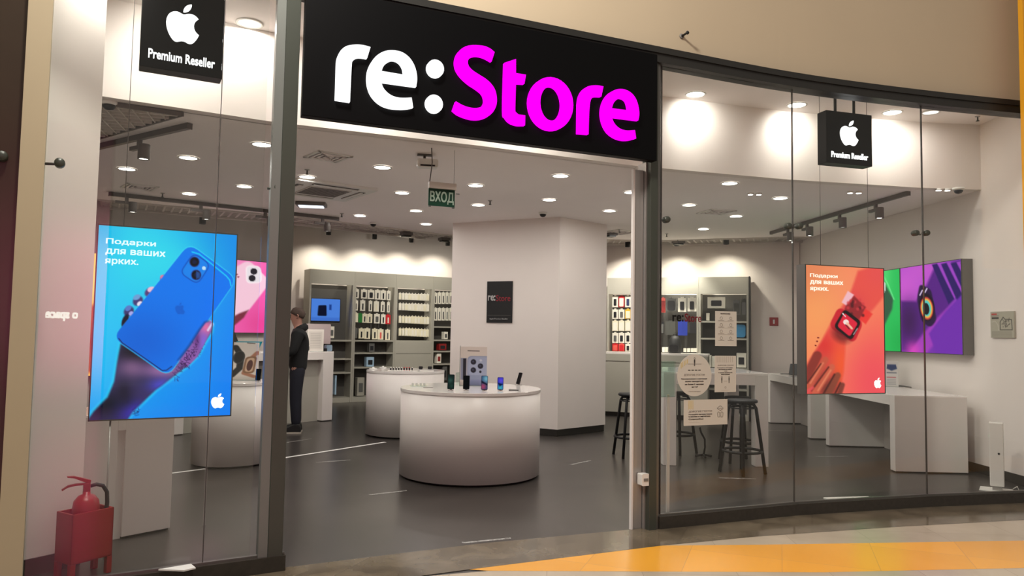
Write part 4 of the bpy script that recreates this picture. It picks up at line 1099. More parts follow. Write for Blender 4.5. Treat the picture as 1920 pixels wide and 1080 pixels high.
# printed counter cards
def card(q, w, h, label, fn, quad, rot=0, nx=70, name='display_card', acrylic=True):
    t = thing(name, label, 'display card', tuple(q), radians(rot))
    m = MB(); m.box(-w / 2, w / 2, 0, .006, 0, h, 'white_plastic'); m.build('board', t)
    if fn: art_face(t, w, h, nx, fn, quad, -.0015, -w / 2, 0, 'print', lit=False)
    if acrylic:
        m = MB(); m.box(-w / 2 - .006, w / 2 + .006, -.03, .04, 0, .004, 'glass_edge'); m.box(-w / 2 - .006, -w / 2, -.006, .006, 0, h + .01, 'glass_edge'); m.build('holder', t)
    return t
def art_cam(A):
    A.fill((222, 212, 204)); A.line([(877, 658.5), (898, 658.8)], 1.4, (70, 60, 60), .5)
    A.poly(rquad([(876, 668), (930, 668), (930, 760), (876, 760)], 9), (150, 160, 190), .6); A.poly(rquad([(878, 670), (926, 670), (926, 703), (878, 703)], 8), (168, 178, 205), .6)
    A.poly([(864, 672), (875, 672), (875, 712), (864, 712)], (120, 130, 160), .6, .8); A.poly([(868.5, 673), (874, 673), (874, 712), (868.5, 712)], (20, 22, 34), .6)
    for (x, y) in ((887.5, 679), (900.5, 686.5), (887.5, 694)): A.ell(x, y, 5.2, 5.2, (90, 98, 124)); A.ell(x, y, 4.6, 4.6, (18, 20, 36)); A.ell(x - .6, y - .6, 1.8, 1.8, (60, 66, 96))
    A.ell(900.5, 697, 2.2, 2.4, (26, 28, 44)); A.ell(901, 676, 2.4, 2.2, (205, 210, 225)); A.poly([(880, 712), (912, 712), (912, 724), (880, 724)], (142, 150, 188), 2)
q = Z(887, 723.5, .9)
card(q, .295, .43, 'tall white card with a blue three-lens phone on the large round table', art_cam, [(863, 651), (912.5, 651), (912, 723), (863, 723)], 4)
q = Z(858, 722, .9); t = thing('acrylic_sign', 'thin clear acrylic price holder left of the phone card', 'sign holder', tuple(q), radians(70))
m = MB(); m.box(-.05, .05, 0, .003, 0, .14, 'acrylic'); m.build('holder', t)
def art_watch(A):
    A.fill((240, 233, 225)); A.line([(460, 639), (470, 640)], 1.4, (60, 55, 55), .6)
    A.line([(444, 648), (452, 664), (450, 690), (440, 704)], 9, (30, 32, 30), 1); A.ell(449, 668, 8, 13, (60, 62, 60), 10); A.ell(449, 668, 6, 11, (24, 26, 26), 10)
    A.line([(474, 658), (464, 672), (456, 700), (470, 706)], 6, (190, 130, 100), 1); A.poly(rquad([(458, 667), (474, 665), (470, 700), (454, 700)], 6), (150, 110, 80), .8); A.poly(rquad([(460, 670), (471, 668), (468, 697), (457, 697)], 5), (224, 190, 160), .8)
    A.ell(464, 684, 4, 11, (90, 50, 44), 8); A.line([(476, 660), (484, 668)], 4, (205, 140, 115), 1)
q = Z(459, 713, .9)
card(q, .30, .43, 'white card printed with two watches on the left round table', art_watch, [(440, 638), (476, 638), (476, 714), (440, 714)], 0)
q = (-3.02, 8.62, .9)
m = MB(); m.prism([(-.17, .44), (.13, .44), (.06, .28), (.02, 0), (-.17, 0)], 0, .008, 'teal', 'y'); m.box(-.17, .02, -.02, .05, 0, .005, 'teal')
tag(m.build('display_card', loc=q), 'teal tapered card standing behind the watch card', 'display card')

# little things on the second table
items = [(700, 692, 'puck'), (718, 690, 'puck')]
for x, y, _ in items:
    q = Z(x, y, .92); m = MB(); m.lathe([(0, 0), (.06, 0), (.062, .006), (.05, .012), (.02, .014), (.015, .03), (0, .032)], (0, 0, 0), 'white_plastic', 20)
    tag(m.build('display_puck', loc=tuple(q)), 'low white round display base on the second table, ' + ('left one' if x == 700 else 'right one'), 'display base')
for k in range(9):
    x = 733 + k * 5.0; q = Z(x, 695, .92); red = k in (5, 6, 7)
    t = thing('smart_watch', ('small watch with a red strap in the row on the second table' if red else 'small watch with a pale strap in the row on the second table'), 'watch', tuple(q), 0, 'watches with red straps' if red else 'watches with pale straps')
    m = MB(); m.tube([(0, .02 * cos(a), .026 + .022 * sin(a)) for a in [2 * pi * j / 12 for j in range(12)]], .006, 'red_bright' if red else 'white_plastic', 6, closed=True); m.build('strap', t)
    m = MB(); m.rbox(-.011, .011, -.026, -.017, .012, .04, .004, 'black_plastic', 'y'); m.build('watch_case', t)
for x, n in ((789, 'left'), (806, 'right')):
    q = Z(x, 692, .92); m = MB(); m.rbox(-.03, .03, -.02, .02, 0, .04, .01, 'black_plastic', 'y'); tag(m.build('speaker', loc=tuple(q)), 'small black round-edged box on the second table, %s of two' % n, 'gadget')
for x, w_ in ((755, .42), (800, .2)):
    q = Z(x, 695.5, .92); m = MB(); m.rbox(-w_ / 2, w_ / 2, -.04, .04, 0, .004, .01, 'white_plastic', 'z'); tag(m.build('display_mat', loc=tuple(q)), 'thin white mat on the second table ' + ('under the row of watches' if x == 755 else 'under the small black boxes'), 'mat')

# ------------------------------------------------------------------ counters
def counter(pl, s0, s1, z, depth, label, leg=.12, apron=.12, panel=.45, back='shelf_dark', pm='paint_grey'):
    """π-shaped desk; local x along the plane, y into it"""
    t = thing('display_counter', label, 'counter', pl.pt(s0), pl.rot)
    w = s1 - s0
    m = MB(); m.box(0, w, 0, depth, z - .02, z, 'white_lacquer'); m.build('top', t, bevel=.003)
    m = MB(); m.box(leg, w - leg, 0, .03, z - apron, z - .02, 'white_satin'); m.build('apron', t)
    for a in (0, w - leg):
        m = MB(); m.box(a, a + leg, 0, depth, .012, z - .02, 'white_satin'); m.build('leg_panel', t, bevel=.003)
        m = MB(); m.box(a + .01, a + leg - .01, .01, depth - .01, 0, .012, 'baseboard_dark'); m.build('foot', t)
    m = MB(); m.box(leg, w - leg, depth * panel, depth * panel + .03, .0, z - .02, pm); m.build('modesty_panel', t)
    return t
# right wall counters: plane runs toward the camera along x = 4.45
def cline(y): return 4.55 - (y - 8.39) * .012
CR = VP((4.50, 13.0), (4.33, 8.39))
counter(CR, 0, 2.02, .86, .56, 'far white counter along the right wall', panel=.93)
counter(CR, 2.6, CR.L, .86, .80, 'near white counter along the right wall under the purple lightbox', panel=.93)
DK = VP((-4.66, 10.22), (-2.92, 12.25))
counter(DK, 0, DK.L, 1.13, .6, 'long white cash desk at the back left where the man stands', leg=.2, apron=.13, panel=.2, pm='shelf_grey')
# block under the blue lightbox
BKp = VP((-3.0, 4.98), (-2.50, 5.57))
counter(BKp, .03, BKp.L, .88, .6, 'white display counter close behind the left glass below the blue lightbox', leg=.345, panel=.03, pm='white_satin')
# bar table
t = thing('bar_table', 'high white table with black stools behind the right glass', 'table', (1.77, 8.6, 0))
bw = 1.21
m = MB(); m.box(0, bw, 0, 1.25, 1.045, 1.07, 'white_lacquer'); m.build('top', t, bevel=.003)
m = MB(); m.box(.15, bw - .15, 0, .03, .93, 1.045, 'white_satin'); m.box(.15, bw - .15, 1.22, 1.25, .93, 1.045, 'white_satin')
m.box(0, .03, .15, 1.1, .93, 1.045, 'white_satin'); m.box(bw - .03, bw, .15, 1.1, .93, 1.045, 'white_satin'); m.build('apron', t)
for x, y in ((0, 0), (bw - .15, 0), (0, 1.1), (bw - .15, 1.1)):
    m = MB(); m.box(x, x + .15, y, y + .15, 0, 1.045, 'white_satin'); m.build('leg', t, bevel=.003)

# stools
def stool(cx, cy, z, label, ang=0):
    t = thing('bar_stool', label, 'stool', (cx, cy, 0), radians(ang), 'black bar stools at the high table')
    m = MB(); m.lathe([(0, z - .035), (.15, z - .035), (.165, z - .028), (.165, z - .008), (.155, z), (0, z)], (0, 0, 0), 'black_matte', 32); m.build('seat', t)
    for k in range(4):
        a = pi / 4 + k * pi / 2; c, s_ = cos(a), sin(a)
        m = MB(); m.tube([(.06 * c, .06 * s_, z - .045), (.12 * c, .12 * s_, z - .05), (.145 * c, .145 * s_, z - .09), (.24 * c, .24 * s_, .0)], .018, 'black_matte', 8); m.build('leg', t)
    m = MB(); m.tube([(.205 * cos(a), .205 * sin(a), .24) for a in [2 * pi * j / 28 for j in range(28)]], .015, 'black_matte', 8, closed=True); m.build('foot_ring', t)
    m = MB(); m.tube([(.135 * cos(a), .135 * sin(a), z - .09) for a in [2 * pi * j / 24 for j in range(24)]], .008, 'black_matte', 6, closed=True); m.build('brace_ring', t)
stool(1.50, 9.2, .77, 'black metal bar stool beside the right entrance post', 12)
stool(2.56, 8.22, .80, 'black metal bar stool in front of the high table, nearest the glass', 30)
stool(2.74, 8.95, .77, 'black metal bar stool tucked under the right end of the high table', 5)
stool(2.14, 9.52, .77, 'black metal bar stool tucked under the middle of the high table', 40)
q = Z(1319, 857, 0); t = thing('cable_stand', 'small black stand with a curled stem on the floor under the high table', 'stand', tuple(q))
m = MB(); m.tube([(0, 0, .01), (.02, 0, .12), (.015, 0, .22), (-.03, 0, .3), (-.045, 0, .36)], .012, 'black_matte', 8); m.build('stem', t)
m = MB(); m.tube([(-.10, 0, .012), (0, 0, .03), (.10, 0, .012)], .014, 'black_matte', 8); m.tube([(0, -.09, .012), (0, 0, .03), (0, .09, .012)], .014, 'black_matte', 8); m.build('foot', t)

# ------------------------------------------------------------------ shelving
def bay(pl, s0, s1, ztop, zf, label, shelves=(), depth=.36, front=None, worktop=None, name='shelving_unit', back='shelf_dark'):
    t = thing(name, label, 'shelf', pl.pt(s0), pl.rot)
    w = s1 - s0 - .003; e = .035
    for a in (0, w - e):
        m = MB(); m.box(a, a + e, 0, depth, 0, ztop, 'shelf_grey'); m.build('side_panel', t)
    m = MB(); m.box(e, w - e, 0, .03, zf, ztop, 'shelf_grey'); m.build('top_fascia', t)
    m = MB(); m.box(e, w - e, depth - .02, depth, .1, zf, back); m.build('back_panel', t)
    m = MB(); m.box(e, w - e, .02, depth, 0, .1, 'shelf_grey'); m.build('plinth', t)
    for z in shelves:
        m = MB(); m.box(e, w - e, .01, depth - .02, z - .03, z, 'shelf_grey'); m.build('shelf', t)
    if front:
        for (a, b) in front:
            m = MB(); m.box(e, w - e, 0, .025, a, b, 'shelf_grey'); m.build('door', t)
    return t
def sL(px): return SL.hit(px, 620)[0]
def zL(px, py): return SL.hit(px, py)[1]
ZT = 2.7
zf = (zL(620, 533) + zL(700, 537)) / 2
b = [sL(578), sL(663), sL(741), sL(811), sL(880)]
wz = zL(700, 638)
bay(SL, b[0], b[1], ZT, zf, 'grey shelving bay with a wall screen, leftmost of the back row', (wz, zL(650, 672), zL(650, 698)), back='shelf_dark')
bay(SL, b[1], b[2], ZT, zf, 'grey shelving bay with mixed hanging accessories, second of the back row', (wz, zL(700, 661), zL(700, 688)))
bay(SL, b[2], b[3], ZT, zf, 'grey shelving bay with rows of white packages, third of the back row', (wz,), front=((.1, zL(770, 663) - .004), (zL(770, 663) + .004, wz - .03)))
bay(SL, b[3], b[4], ZT, zf, 'grey shelving bay partly hidden by the white column', (zL(828, 612), zL(828, 637), zL(828, 658), zL(828, 682)))

def pack_mesh(w, h, card, ins, kind=0):
    m = MB(); m.box(-w / 2, w / 2, 0, .012, 0, h, card)
    if ins:
        if kind == 0: m.rbox(-w * .24, w * .24, -.012, 0, h * .14, h * .74, w * .1, ins, 'y')
        elif kind == 1: m.rbox(-w * .36, w * .36, -.014, 0, h * .06, h * .82, w * .12, ins, 'y')
        elif kind == 2: m.box(-w * .12, w * .12, -.01, 0, h * .1, h * .7, ins)
    m.box(-w * .18, w * .18, 0, .006, h, h + .018, card)
    m.tube([(0, .03, h + .008), (0, -.03, h + .008), (0, -.035, h + .02)], .003, 'steel', 5)
    return m
_pk = {}
def clampbay(pl, s, w):
    bb = b if pl is SL else r
    for lo, hi in zip(bb[:-1], bb[1:]):
        if lo <= s < hi: return max(lo + .04 + w / 2, min(hi - .04 - w / 2, s))
    return s
def pack(pl, px, py0, py1, wpx, card, ins, label, group, kind=0, off=-.1, cat='package', name='accessory_package'):
    """hanging package whose front stands behind the plane of the shelf fronts"""
    s, z1 = pl.hit(px, py0, off); _, z0 = pl.hit(px, py1, off)
    sa_, _ = pl.hit(px - wpx / 2, py0, off); sb_, _ = pl.hit(px + wpx / 2, py0, off); w = sb_ - sa_; h = z1 - z0 - .02
    s = clampbay(pl, s, w)
    if pl is not SL and s < r[2]: z0 = max(z0, wr + .005)
    key = (round(w, 2), round(h, 2), card, ins, kind)
    if key not in _pk:
        o = pack_mesh(key[0], key[1], card, ins, kind).build(name); _pk[key] = o
    else:
        o = _pk[key].copy(); COL.objects.link(o)
    o.location = pl.pt(s, z0, off); o.rotation_euler = (0, 0, pl.rot)
    return tag(o, label, cat, group)
# second bay of the back row
rows2 = [(542, 561, [(668, 8, 'pack_white', 'pack_dark', 2), (683, 11, 'pack_white', 'pack_dark', 0), (696, 12, 'pack_white', 'pack_dark', 0), (708.5, 9.5, 'pack_white', 'pack_dark', 2), (719, 10, 'pack_white', 'pack_dark', 2), (729, 7, 'pack_white', 'pack_grey', 2)]),
         (563, 584, [(667, 7, 'pack_white', 'pack_grey', 2), (680.5, 9, 'pack_white', 'pack_dark', 2), (695, 7, 'pack_white', 'pack_dark', 2), (706, 10, 'pack_white', 'pack_cream', 2), (718, 7, 'pack_white', 'pack_dark', 2), (728.5, 5, 'pack_white', 'pack_grey', 2)]),
         (587, 606, [(667, 8, 'pack_cream', 'pack_white', 2), (676, 7, 'pack_green', None, 0), (684, 8, 'pack_cream', 'pack_dark', 2), (693.5, 10, 'pack_cream', 'pack_grey', 2), (707, 11, 'pack_white', 'pack_grey', 0), (719, 8, 'pack_white', 'pack_dark', 2), (728, 9, 'red_bright', 'pack_white', 2)]),
         (615, 636, [(666, 7, 'pack_grey', None, 0), (678, 10, 'pack_cream', 'pack_dark', 2), (689, 11, 'pack_cream', 'pack_dark', 2), (703, 10, 'pack_cream', 'pack_dark', 2), (714, 11, 'pack_cream', 'coral', 2), (727, 9, 'pack_cream', 'pack_grey', 2)])]
rn = ['top', 'second', 'third', 'bottom']
cn = {'pack_white': 'white', 'pack_cream': 'cream', 'pack_grey': 'grey', 'pack_dark': 'black', 'pack_green': 'bright green', 'red_bright': 'red', 'coral': 'coral red', 'pack_yellow': 'yellow', 'pack_navy': 'navy', 'pack_lilac': 'lilac'}
pos = ['first', 'second', 'third', 'fourth', 'fifth', 'sixth', 'seventh']
for rr_, (y0, y1, it) in enumerate(rows2):
    for k, (x, w_, c, i_, kd) in enumerate(it):
        yy = (x - 700) * .06
        pack(SL, x, y0 + yy, y1 + yy, w_, c, i_, '%s package, %s from left, %s row of the second back bay' % (cn[c], pos[k], rn[rr_]), 'packages in the second back bay', kd)
for rr_, (y0, y1) in enumerate(((547, 561), (566, 581), (590, 605), (613, 629))):
    for k in range(10):
        x = 750.5 + k * 5.75
        yy = (x - 770) * .05 + 1.5
        pack(SL, x, y0 + yy, y1 + yy, 5.1, 'pack_cream' if rr_ > 1 else 'pack_white', 'pack_white' if (k + rr_) % 3 else 'pack_cream', 'narrow pale hanging package in the %s row of the third back bay' % rn[rr_], 'pale packages in the %s row of the third back bay' % rn[rr_], 1)
for rr_, (y0, y1) in enumerate(((546, 570), (575, 601))):
    for k in range(5):
        x = 817 + k * 7.2
        pack(SL, x, y0 + 1, y1, 6, 'pack_white', 'pack_grey' if k % 2 else 'pack_dark', 'narrow white package, %s from left, %s row of the bay beside the column' % (pos[k], rn[rr_]), 'packages in the bay beside the column', 2)
def boxy(pl, px, py, wpx, hpx, mt, label, off=-.06, d=.12, ins=None, cat='box', name='product_box', rr=0):
    s, z0 = pl.hit(px, py, off); a, _ = pl.hit(px - wpx / 2, py, off); b_, _ = pl.hit(px + wpx / 2, py, off); _, z1 = pl.hit(px, py - hpx, off)
    w = b_ - a; h = z1 - z0; m = MB()
    if rr: m.rbox(-w / 2, w / 2, 0, d, 0, h, min(w, h) * rr, mt, 'y')
    else: m.box(-w / 2, w / 2, 0, d, 0, h, mt)
    if ins: m.rbox(-w * .3, w * .3, -.004, 0, h * .2, h * .7, w * .05, ins, 'y')
    o = m.build(name, loc=pl.pt(s, z0, off), rotz=pl.rot, bevel=.004)
    return tag(o, label, cat)
boxy(SL, 697, 660, 10, 16, 'pack_grey', 'grey box on the upper open shelf of the second back bay', ins='pack_dark')
boxy(SL, 694, 687.5, 14, 18, 'pale_blue', 'pale blue box on the lower open shelf of the second back bay', ins='pack_dark')
boxy(SL, 676, 742, 13, 34, 'shelf_grey', 'grey case leaning at the foot of the second back bay', off=-.1, ins='pack_grey')
boxy(SL, 836, 636, 7, 14, 'pack_white', 'white box on the upper open shelf beside the column', ins='pack_grey')
boxy(SL, 830, 656.5, 14, 12, 'red_dark', 'dark red box on the open shelf beside the column', ins='pack_dark')
boxy(SL, 823, 681, 8, 18, 'pack_white', 'white box with a dark red picture beside the column', ins='red_dark')
boxy(SL, 834, 713, 8, 26, 'pack_grey', 'dark grey box low beside the column', ins='pack_dark')
boxy(SL, 622, 634, 9, 22, 'pack_white', 'white box standing on the worktop under the wall screen', ins='pack_grey')
boxy(SL, 629, 740, 3, 36, 'pale_blue', 'narrow pale blue box at the foot of the screen bay', off=-.03)
# wall screen in the first bay
s, z0_ = SL.hit(609, 603, -.3); sa_, _ = SL.hit(580, 600, -.3); sb_, _ = SL.hit(636, 600, -.3); _, z1_ = SL.hit(609, 559, -.3)
t = thing('television', 'wall screen with a blue picture in the leftmost shelving bay', 'screen', SL.pt(sa_ + .02, z0_, -.3), SL.rot)
w = sb_ - sa_; h = z1_ - z0_
m = MB(); m.box(0, w, 0, .04, 0, h, 'black_plastic'); m.build('housing', t, bevel=.005)
def art_tv(A): A.fill((70, 120, 205)); A.poly(rquad([(.24, .30), (.52, .28), (.54, .78), (.22, .78)], .05), (16, 20, 40), .02); A.poly([(.62, .25), (.70, .25), (.70, .5), (.62, .5)], (30, 60, 130), .02); A.poly([(0, .85), (1, .85), (1, 1), (0, 1)], (60, 105, 190), .04)
art_face(t, w * .96, h * .93, 70, art_tv, [(0, 0), (1, 0), (1, 1), (0, 1)], -.002, w * .02, h * .035, 'screen')
m = MB(); m.tube([(w * .5, .04, h * .5), (w * .5, .1, h * .5)], .03, 'black_plastic', 8); m.build('wall_mount', t)

# right cabinets
SR = VP((1.75, 14.0), (4.27, 13.08)); ZR = 2.55
def sR(px): return SR.hit(px, 600)[0]
def zR(px, py): return SR.hit(px, py)[1]
zfr = (zR(1270, 551) + zR(1360, 551)) / 2
r = [sR(1138), sR(1224), sR(1310), sR(1404)]
wr = zR(1270, 662)
bay(SR, r[0], r[1], ZR, zfr, 'grey shelving bay of phone cases beside the column', (wr,), front=((.1, wr - .03),))
bay(SR, r[1], r[2], ZR, zfr, 'grey shelving bay with bags behind the paper notices', (wr,), front=((.1, wr - .03),))
rbay = bay(SR, r[2], r[3], ZR, zfr, 'grey shelving bay with a white box on top, rightmost of the back row', (zR(1355, 602), zR(1355, 634), zR(1355, 690), .55, .9))
m = MB(); m.box(r[3] - r[2], r[3] - r[2] + .025, -.01, .36, 0, ZR + .005, 'trim_black'); m.build('end_panel', rbay)['label'] = 'dark end panel'
t = thing('low_cabinet', 'long low grey cabinet with a pale top in front of the phone case bays', 'cabinet', SR.pt(r[0] + .02, 0, .34), SR.rot)
wl = sR(1328) - r[0]
m = MB(); m.box(0, wl, .01, .33, .08, wr - .07, 'shelf_grey'); m.build('body', t)
m = MB(); m.box(-.01, wl + .01, 0, .335, wr - .035, wr, 'white_satin'); m.box(0, wl, .0, .33, wr - .16, wr - .035, 'shelf_grey'); m.build('worktop', t)
m = MB(); m.box(.02, wl - .02, .04, .33, 0, .08, 'baseboard_dark'); m.build('plinth', t)
rowsR = [(553, 576, [('pack_white', 'pack_dark'), ('red_bright', 'pack_white'), ('pack_white', 'pack_navy'), ('pack_grey', 'pack_white'), ('pack_white', 'pack_dark')]),
         (578, 598, [('pack_white', 'pack_dark'), ('pack_white', 'pack_grey'), ('pack_yellow', 'pack_cream'), ('pack_white', 'pack_navy'), ('pack_white', 'pack_dark')]),
         (599, 621, [('pack_cream', 'pack_white')] * 4 + [('pack_cream', 'pack_grey')]),
         (622, 643, [('pack_white', 'pack_grey'), ('pack_white', 'pack_dark'), ('pack_white', 'pack_dark'), ('pack_lilac', 'pack_white'), ('pack_white', 'pack_dark')]),
         (644, 660, [('red_bright', 'coral'), ('coral', 'red_bright'), ('pack_white', 'pack_dark'), ('pack_dark', 'pack_grey'), ('pack_dark', 'pack_grey')])]
rn5 = ['top', 'second', 'third', 'fourth', 'bottom']
for a, (y0, y1, it) in enumerate(rowsR):
    for k, (c, i_) in enumerate(it):
        pack(SR, 1153.5 + k * 12, y0, y1, 10.4, c, i_, '%s phone case package, %s from left, %s row right of the column' % (cn[c], pos[k], rn5[a]), 'phone cases beside the column', 1 if c != 'pack_white' else 0)
def bagx(px, y0, y1, wpx, mt, ins, label, kind=1, cat='case'):
    pack(SR, px, y0, y1, wpx, mt, ins, label, 'large hanging cases behind the paper notices', kind, -.08, cat, 'hanging_case')
bagx(1243.5, 557, 586, 8, 'coral', 'red_dark', 'coral red tablet case at the left edge of the bag bay')
bagx(1258.5, 558, 583, 19, 'pack_grey', 'pack_dark', 'grey tablet case with a dark front in the bag bay')
bagx(1279, 556, 585, 16, 'pack_white', 'pack_dark', 'white tablet case package, left of two in the bag bay', 0)
bagx(1297.5, 556, 584, 17, 'pack_white', 'pack_dark', 'white tablet case package, right of two in the bag bay', 0)
bagx(1242, 602, 626, 6, 'pack_dark', 'pack_grey', 'narrow black package at the left edge of the bag bay')
bagx(1257, 600, 628, 19, 'bag_grey', None, 'charcoal laptop sleeve hanging in the bag bay', cat='bag')
bagx(1280, 600, 629, 18, 'bag_blue', None, 'bright blue laptop sleeve hanging in the bag bay', cat='bag')
bagx(1299, 603, 625, 13, 'pack_dark', None, 'black laptop sleeve hanging right of the blue one', cat='bag')
s, z0_ = SR.hit(1266, 661, .08)
t = thing('backpack', 'black backpack standing on the low cabinet', 'backpack', SR.pt(s, wr + .0, .12), SR.rot)
m = MB(); m.lathe([(0, 0), (.11, 0), (.125, .03), (.12, .15), (.10, .25), (.06, .31), (0, .32)], (0, 0, 0), 'black_matte', 20); m.build('body', t)
m = MB(); m.rbox(-.08, .08, -.14, -.1, .03, .15, .03, 'black_plastic', 'y'); m.build('pocket', t)
m = MB(); m.tube([(-.03, 0, .31), (-.02, 0, .35), (.02, 0, .35), (.03, 0, .31)], .007, 'black_matte', 6); m.build('handle', t)
for x, n in ((1244, 'left of the backpack, first'), (1250, 'left of the backpack, second'), (1284, 'right of the backpack, first'), (1291, 'right of the backpack, second'), (1298, 'right of the backpack, third'), (1304, 'right of the backpack, fourth')):
    boxy(SR, x, 660, 5.5, 9 if x < 1260 else 7, 'pack_white', 'tiny white box on the low cabinet ' + n, off=.1, d=.05)
bz = SR.hit(1343, 578, -.1)
boxy(SR, 1343, 578, 33, 21, 'pack_white', 'wide white box with a dark picture in the rightmost bay', off=-.12, ins='pack_dark')
bagx(1381, 562, 590, 13, 'pack_grey', 'bag_grey', 'grey case package, left of two in the rightmost bay')
bagx(1395, 560, 592, 10, 'bag_grey', 'pack_grey', 'charcoal case package, right of two in the rightmost bay')
boxy(SR, 1388, 632.5, 20, 24, 'pack_sky', 'sky blue pouch on the middle shelf of the rightmost bay', off=-.1, rr=.25, cat='pouch', name='pouch')
boxy(SR, 1327, 601, 6, 14, 'pack_white', 'small white cone-shaped box in the rightmost bay', off=-.1)
for x, h_, mt, n in ((1324, 20, 'pack_blue', 'blue'), (1331, 22, 'pack_white', 'white tall'), (1338, 20, 'pack_white', 'white short'), (1353, 16, 'pack_dark', 'black')):
    boxy(SR, x, 688, 6 if x < 1345 else 22, h_, mt, '%s box on the lower shelf of the rightmost bay' % n, off=-.05)
boxy(SR, 1390, 689, 18, 27, 'pack_white', 'white box with a dark camera picture in the rightmost bay', off=-.05, ins='pack_dark')

# ------------------------------------------------------------------ on the cash desk
ds, _ = DK.hit(591, 650, -.2)
t = thing('desktop_computer', 'silver desktop computer seen from behind on the cash desk', 'computer', DK.pt(ds, 1.13, -.25), DK.rot - radians(35))
m = MB(); m.rbox(-.27, .27, 0, .02, .12, .45, .015, 'imac_silver', 'y'); m.build('screen_back', t)
m = MB(); place2d(m, APPLE, 'trim_black', -.035, .035, .26, .34, 0, .002); m.build('logo', t)
m = MB(); m.prism([(-.02, 0), (-.11, 0), (-.115, .01), (-.03, .02), (-.005, .2), (.0, .2)], -.09, .09, 'imac_silver', 'x'); m.build('stand', t)
q = DK.hit(591, 655, -.05)
def art_notice(A):
    A.fill((222, 216, 208)); A.poly([(.1, .1), (.9, .1), (.9, .9), (.1, .9)], (206, 200, 192), .02)
    for k in range(9): A.line([(.2, .2 + k * .075), (.8, .2 + k * .075)], .012, (150, 144, 138), .01)
card(DK.pt(q[0] + .02, 1.13, -.08), .26, .36, 'white notice in a clear holder on the cash desk beside the man', art_notice, [(0, 0), (1, 0), (1, 1), (0, 1)], degrees_ := math.degrees(DK.rot) - 30, 40)
q = DK.hit(579, 655, .0); t = thing('sanitizer_bottle', 'small pump bottle on the cash desk in front of the white notice', 'bottle', DK.pt(q[0], 1.13, -.05), 0)
m = MB(); m.lathe([(0, 0), (.035, 0), (.037, .01), (.037, .1), (.02, .12), (.014, .13), (.014, .14), (0, .14)], (0, 0, 0), 'white_plastic', 16); m.build('bottle', t)
m = MB(); m.lathe([(.038, .02), (.038, .085)], (0, 0, 0), 'pack_grey', 16); m.build('label_sticker', t)
m = MB(); m.tube([(0, 0, .14), (0, 0, .18), (-.03, 0, .178)], .006, 'pack_dark', 6); m.build('pump', t)
q = DK.hit(620, 655, -.3); t = thing('tissue_pack', 'pale blue small pack at the right end of the cash desk', 'pack', DK.pt(q[0] - .05, 1.13, -.3), DK.rot)
m = MB(); m.rbox(-.06, .06, -.03, .03, 0, .1, .02, 'pale_blue', 'y'); m.build('pack', t)
q = DK.hit(603, 655, -.12); m = MB(); m.box(-.04, .04, -.04, .04, 0, .05, 'black_plastic'); tag(m.build('card_terminal', loc=DK.pt(q[0] + .04, 1.13, -.12), rotz=DK.rot), 'small black terminal beside the pale blue pack on the cash desk', 'terminal')

# ------------------------------------------------------------------ on the right counters
q = Z(1490, 692, .86); t = thing('tablet', 'dark tablet propped up on the far right counter', 'tablet', (4.72, 12.3, .861), radians(-40))
tr = Matrix.Translation((0, 0, .006)) @ Matrix.Rotation(radians(-25), 4, 'X')
m = MB(); m.rbox(-.12, .12, 0, .01, 0, .2, .01, 'black_plastic', 'y', tr=tr); m.build('screen', t)
m = MB(); m.box(-.03, .03, .01, .1, 0, .01, 'steel_light'); m.tube([(0, .08, .01), (0, .05, .1)], .006, 'steel_light', 6); m.build('stand', t)
for k, (x, y, n) in enumerate(((4.7, 12.7, 'beside the propped tablet'), (4.6, 11.7, 'nearer than the propped tablet'))):
    m = MB(); m.rbox(-.08, .08, -.04, .04, 0, .008, .01, 'black_plastic', 'z'); tag(m.build('smartphone', loc=(x, y, .86)), 'flat dark phone on the far right counter ' + n, 'phone')
q = Z(1692, 725, .86); t = thing('tablet', 'flat dark tablet lying on the near right counter', 'tablet', tuple(q), radians(20))
m = MB(); m.rbox(-.1, .1, -.13, .13, 0, .008, .012, 'steel_light', 'z'); m.build('body', t)
m = MB(); m.rbox(-.09, .09, -.12, .12, .008, .0095, .01, 'gloss_black', 'z'); m.build('screen', t)
def art_price(A):
    A.fill((214, 212, 208)); A.poly([(.18, .14), (.82, .14), (.9, .3), (.5, .38), (.14, .3)], (36, 60, 110), .03); A.line([(.15, .46), (.85, .46)], .03, (90, 100, 120), .02); A.line([(.15, .64), (.8, .64)], .03, (190, 80, 90), .02)
    for k in range(4): A.line([(.15, .72 + k * .06), (.8, .72 + k * .06)], .012, (140, 144, 150), .02)
q = Z(1680, 713, .86)
card((5.05, 9.85, .86), .16, .34, 'upright price card in a clear holder on the near right counter', art_price, [(0, 0), (1, 0), (1, 1), (0, 1)], -25, 30)
m = MB(); m.box(-.01, .01, -.008, .008, 0, .03, 'trim_black'); tag(m.build('lens', loc=(4.93, 9.8, .86)), 'tiny black gadget at the left end of the near right counter', 'gadget')

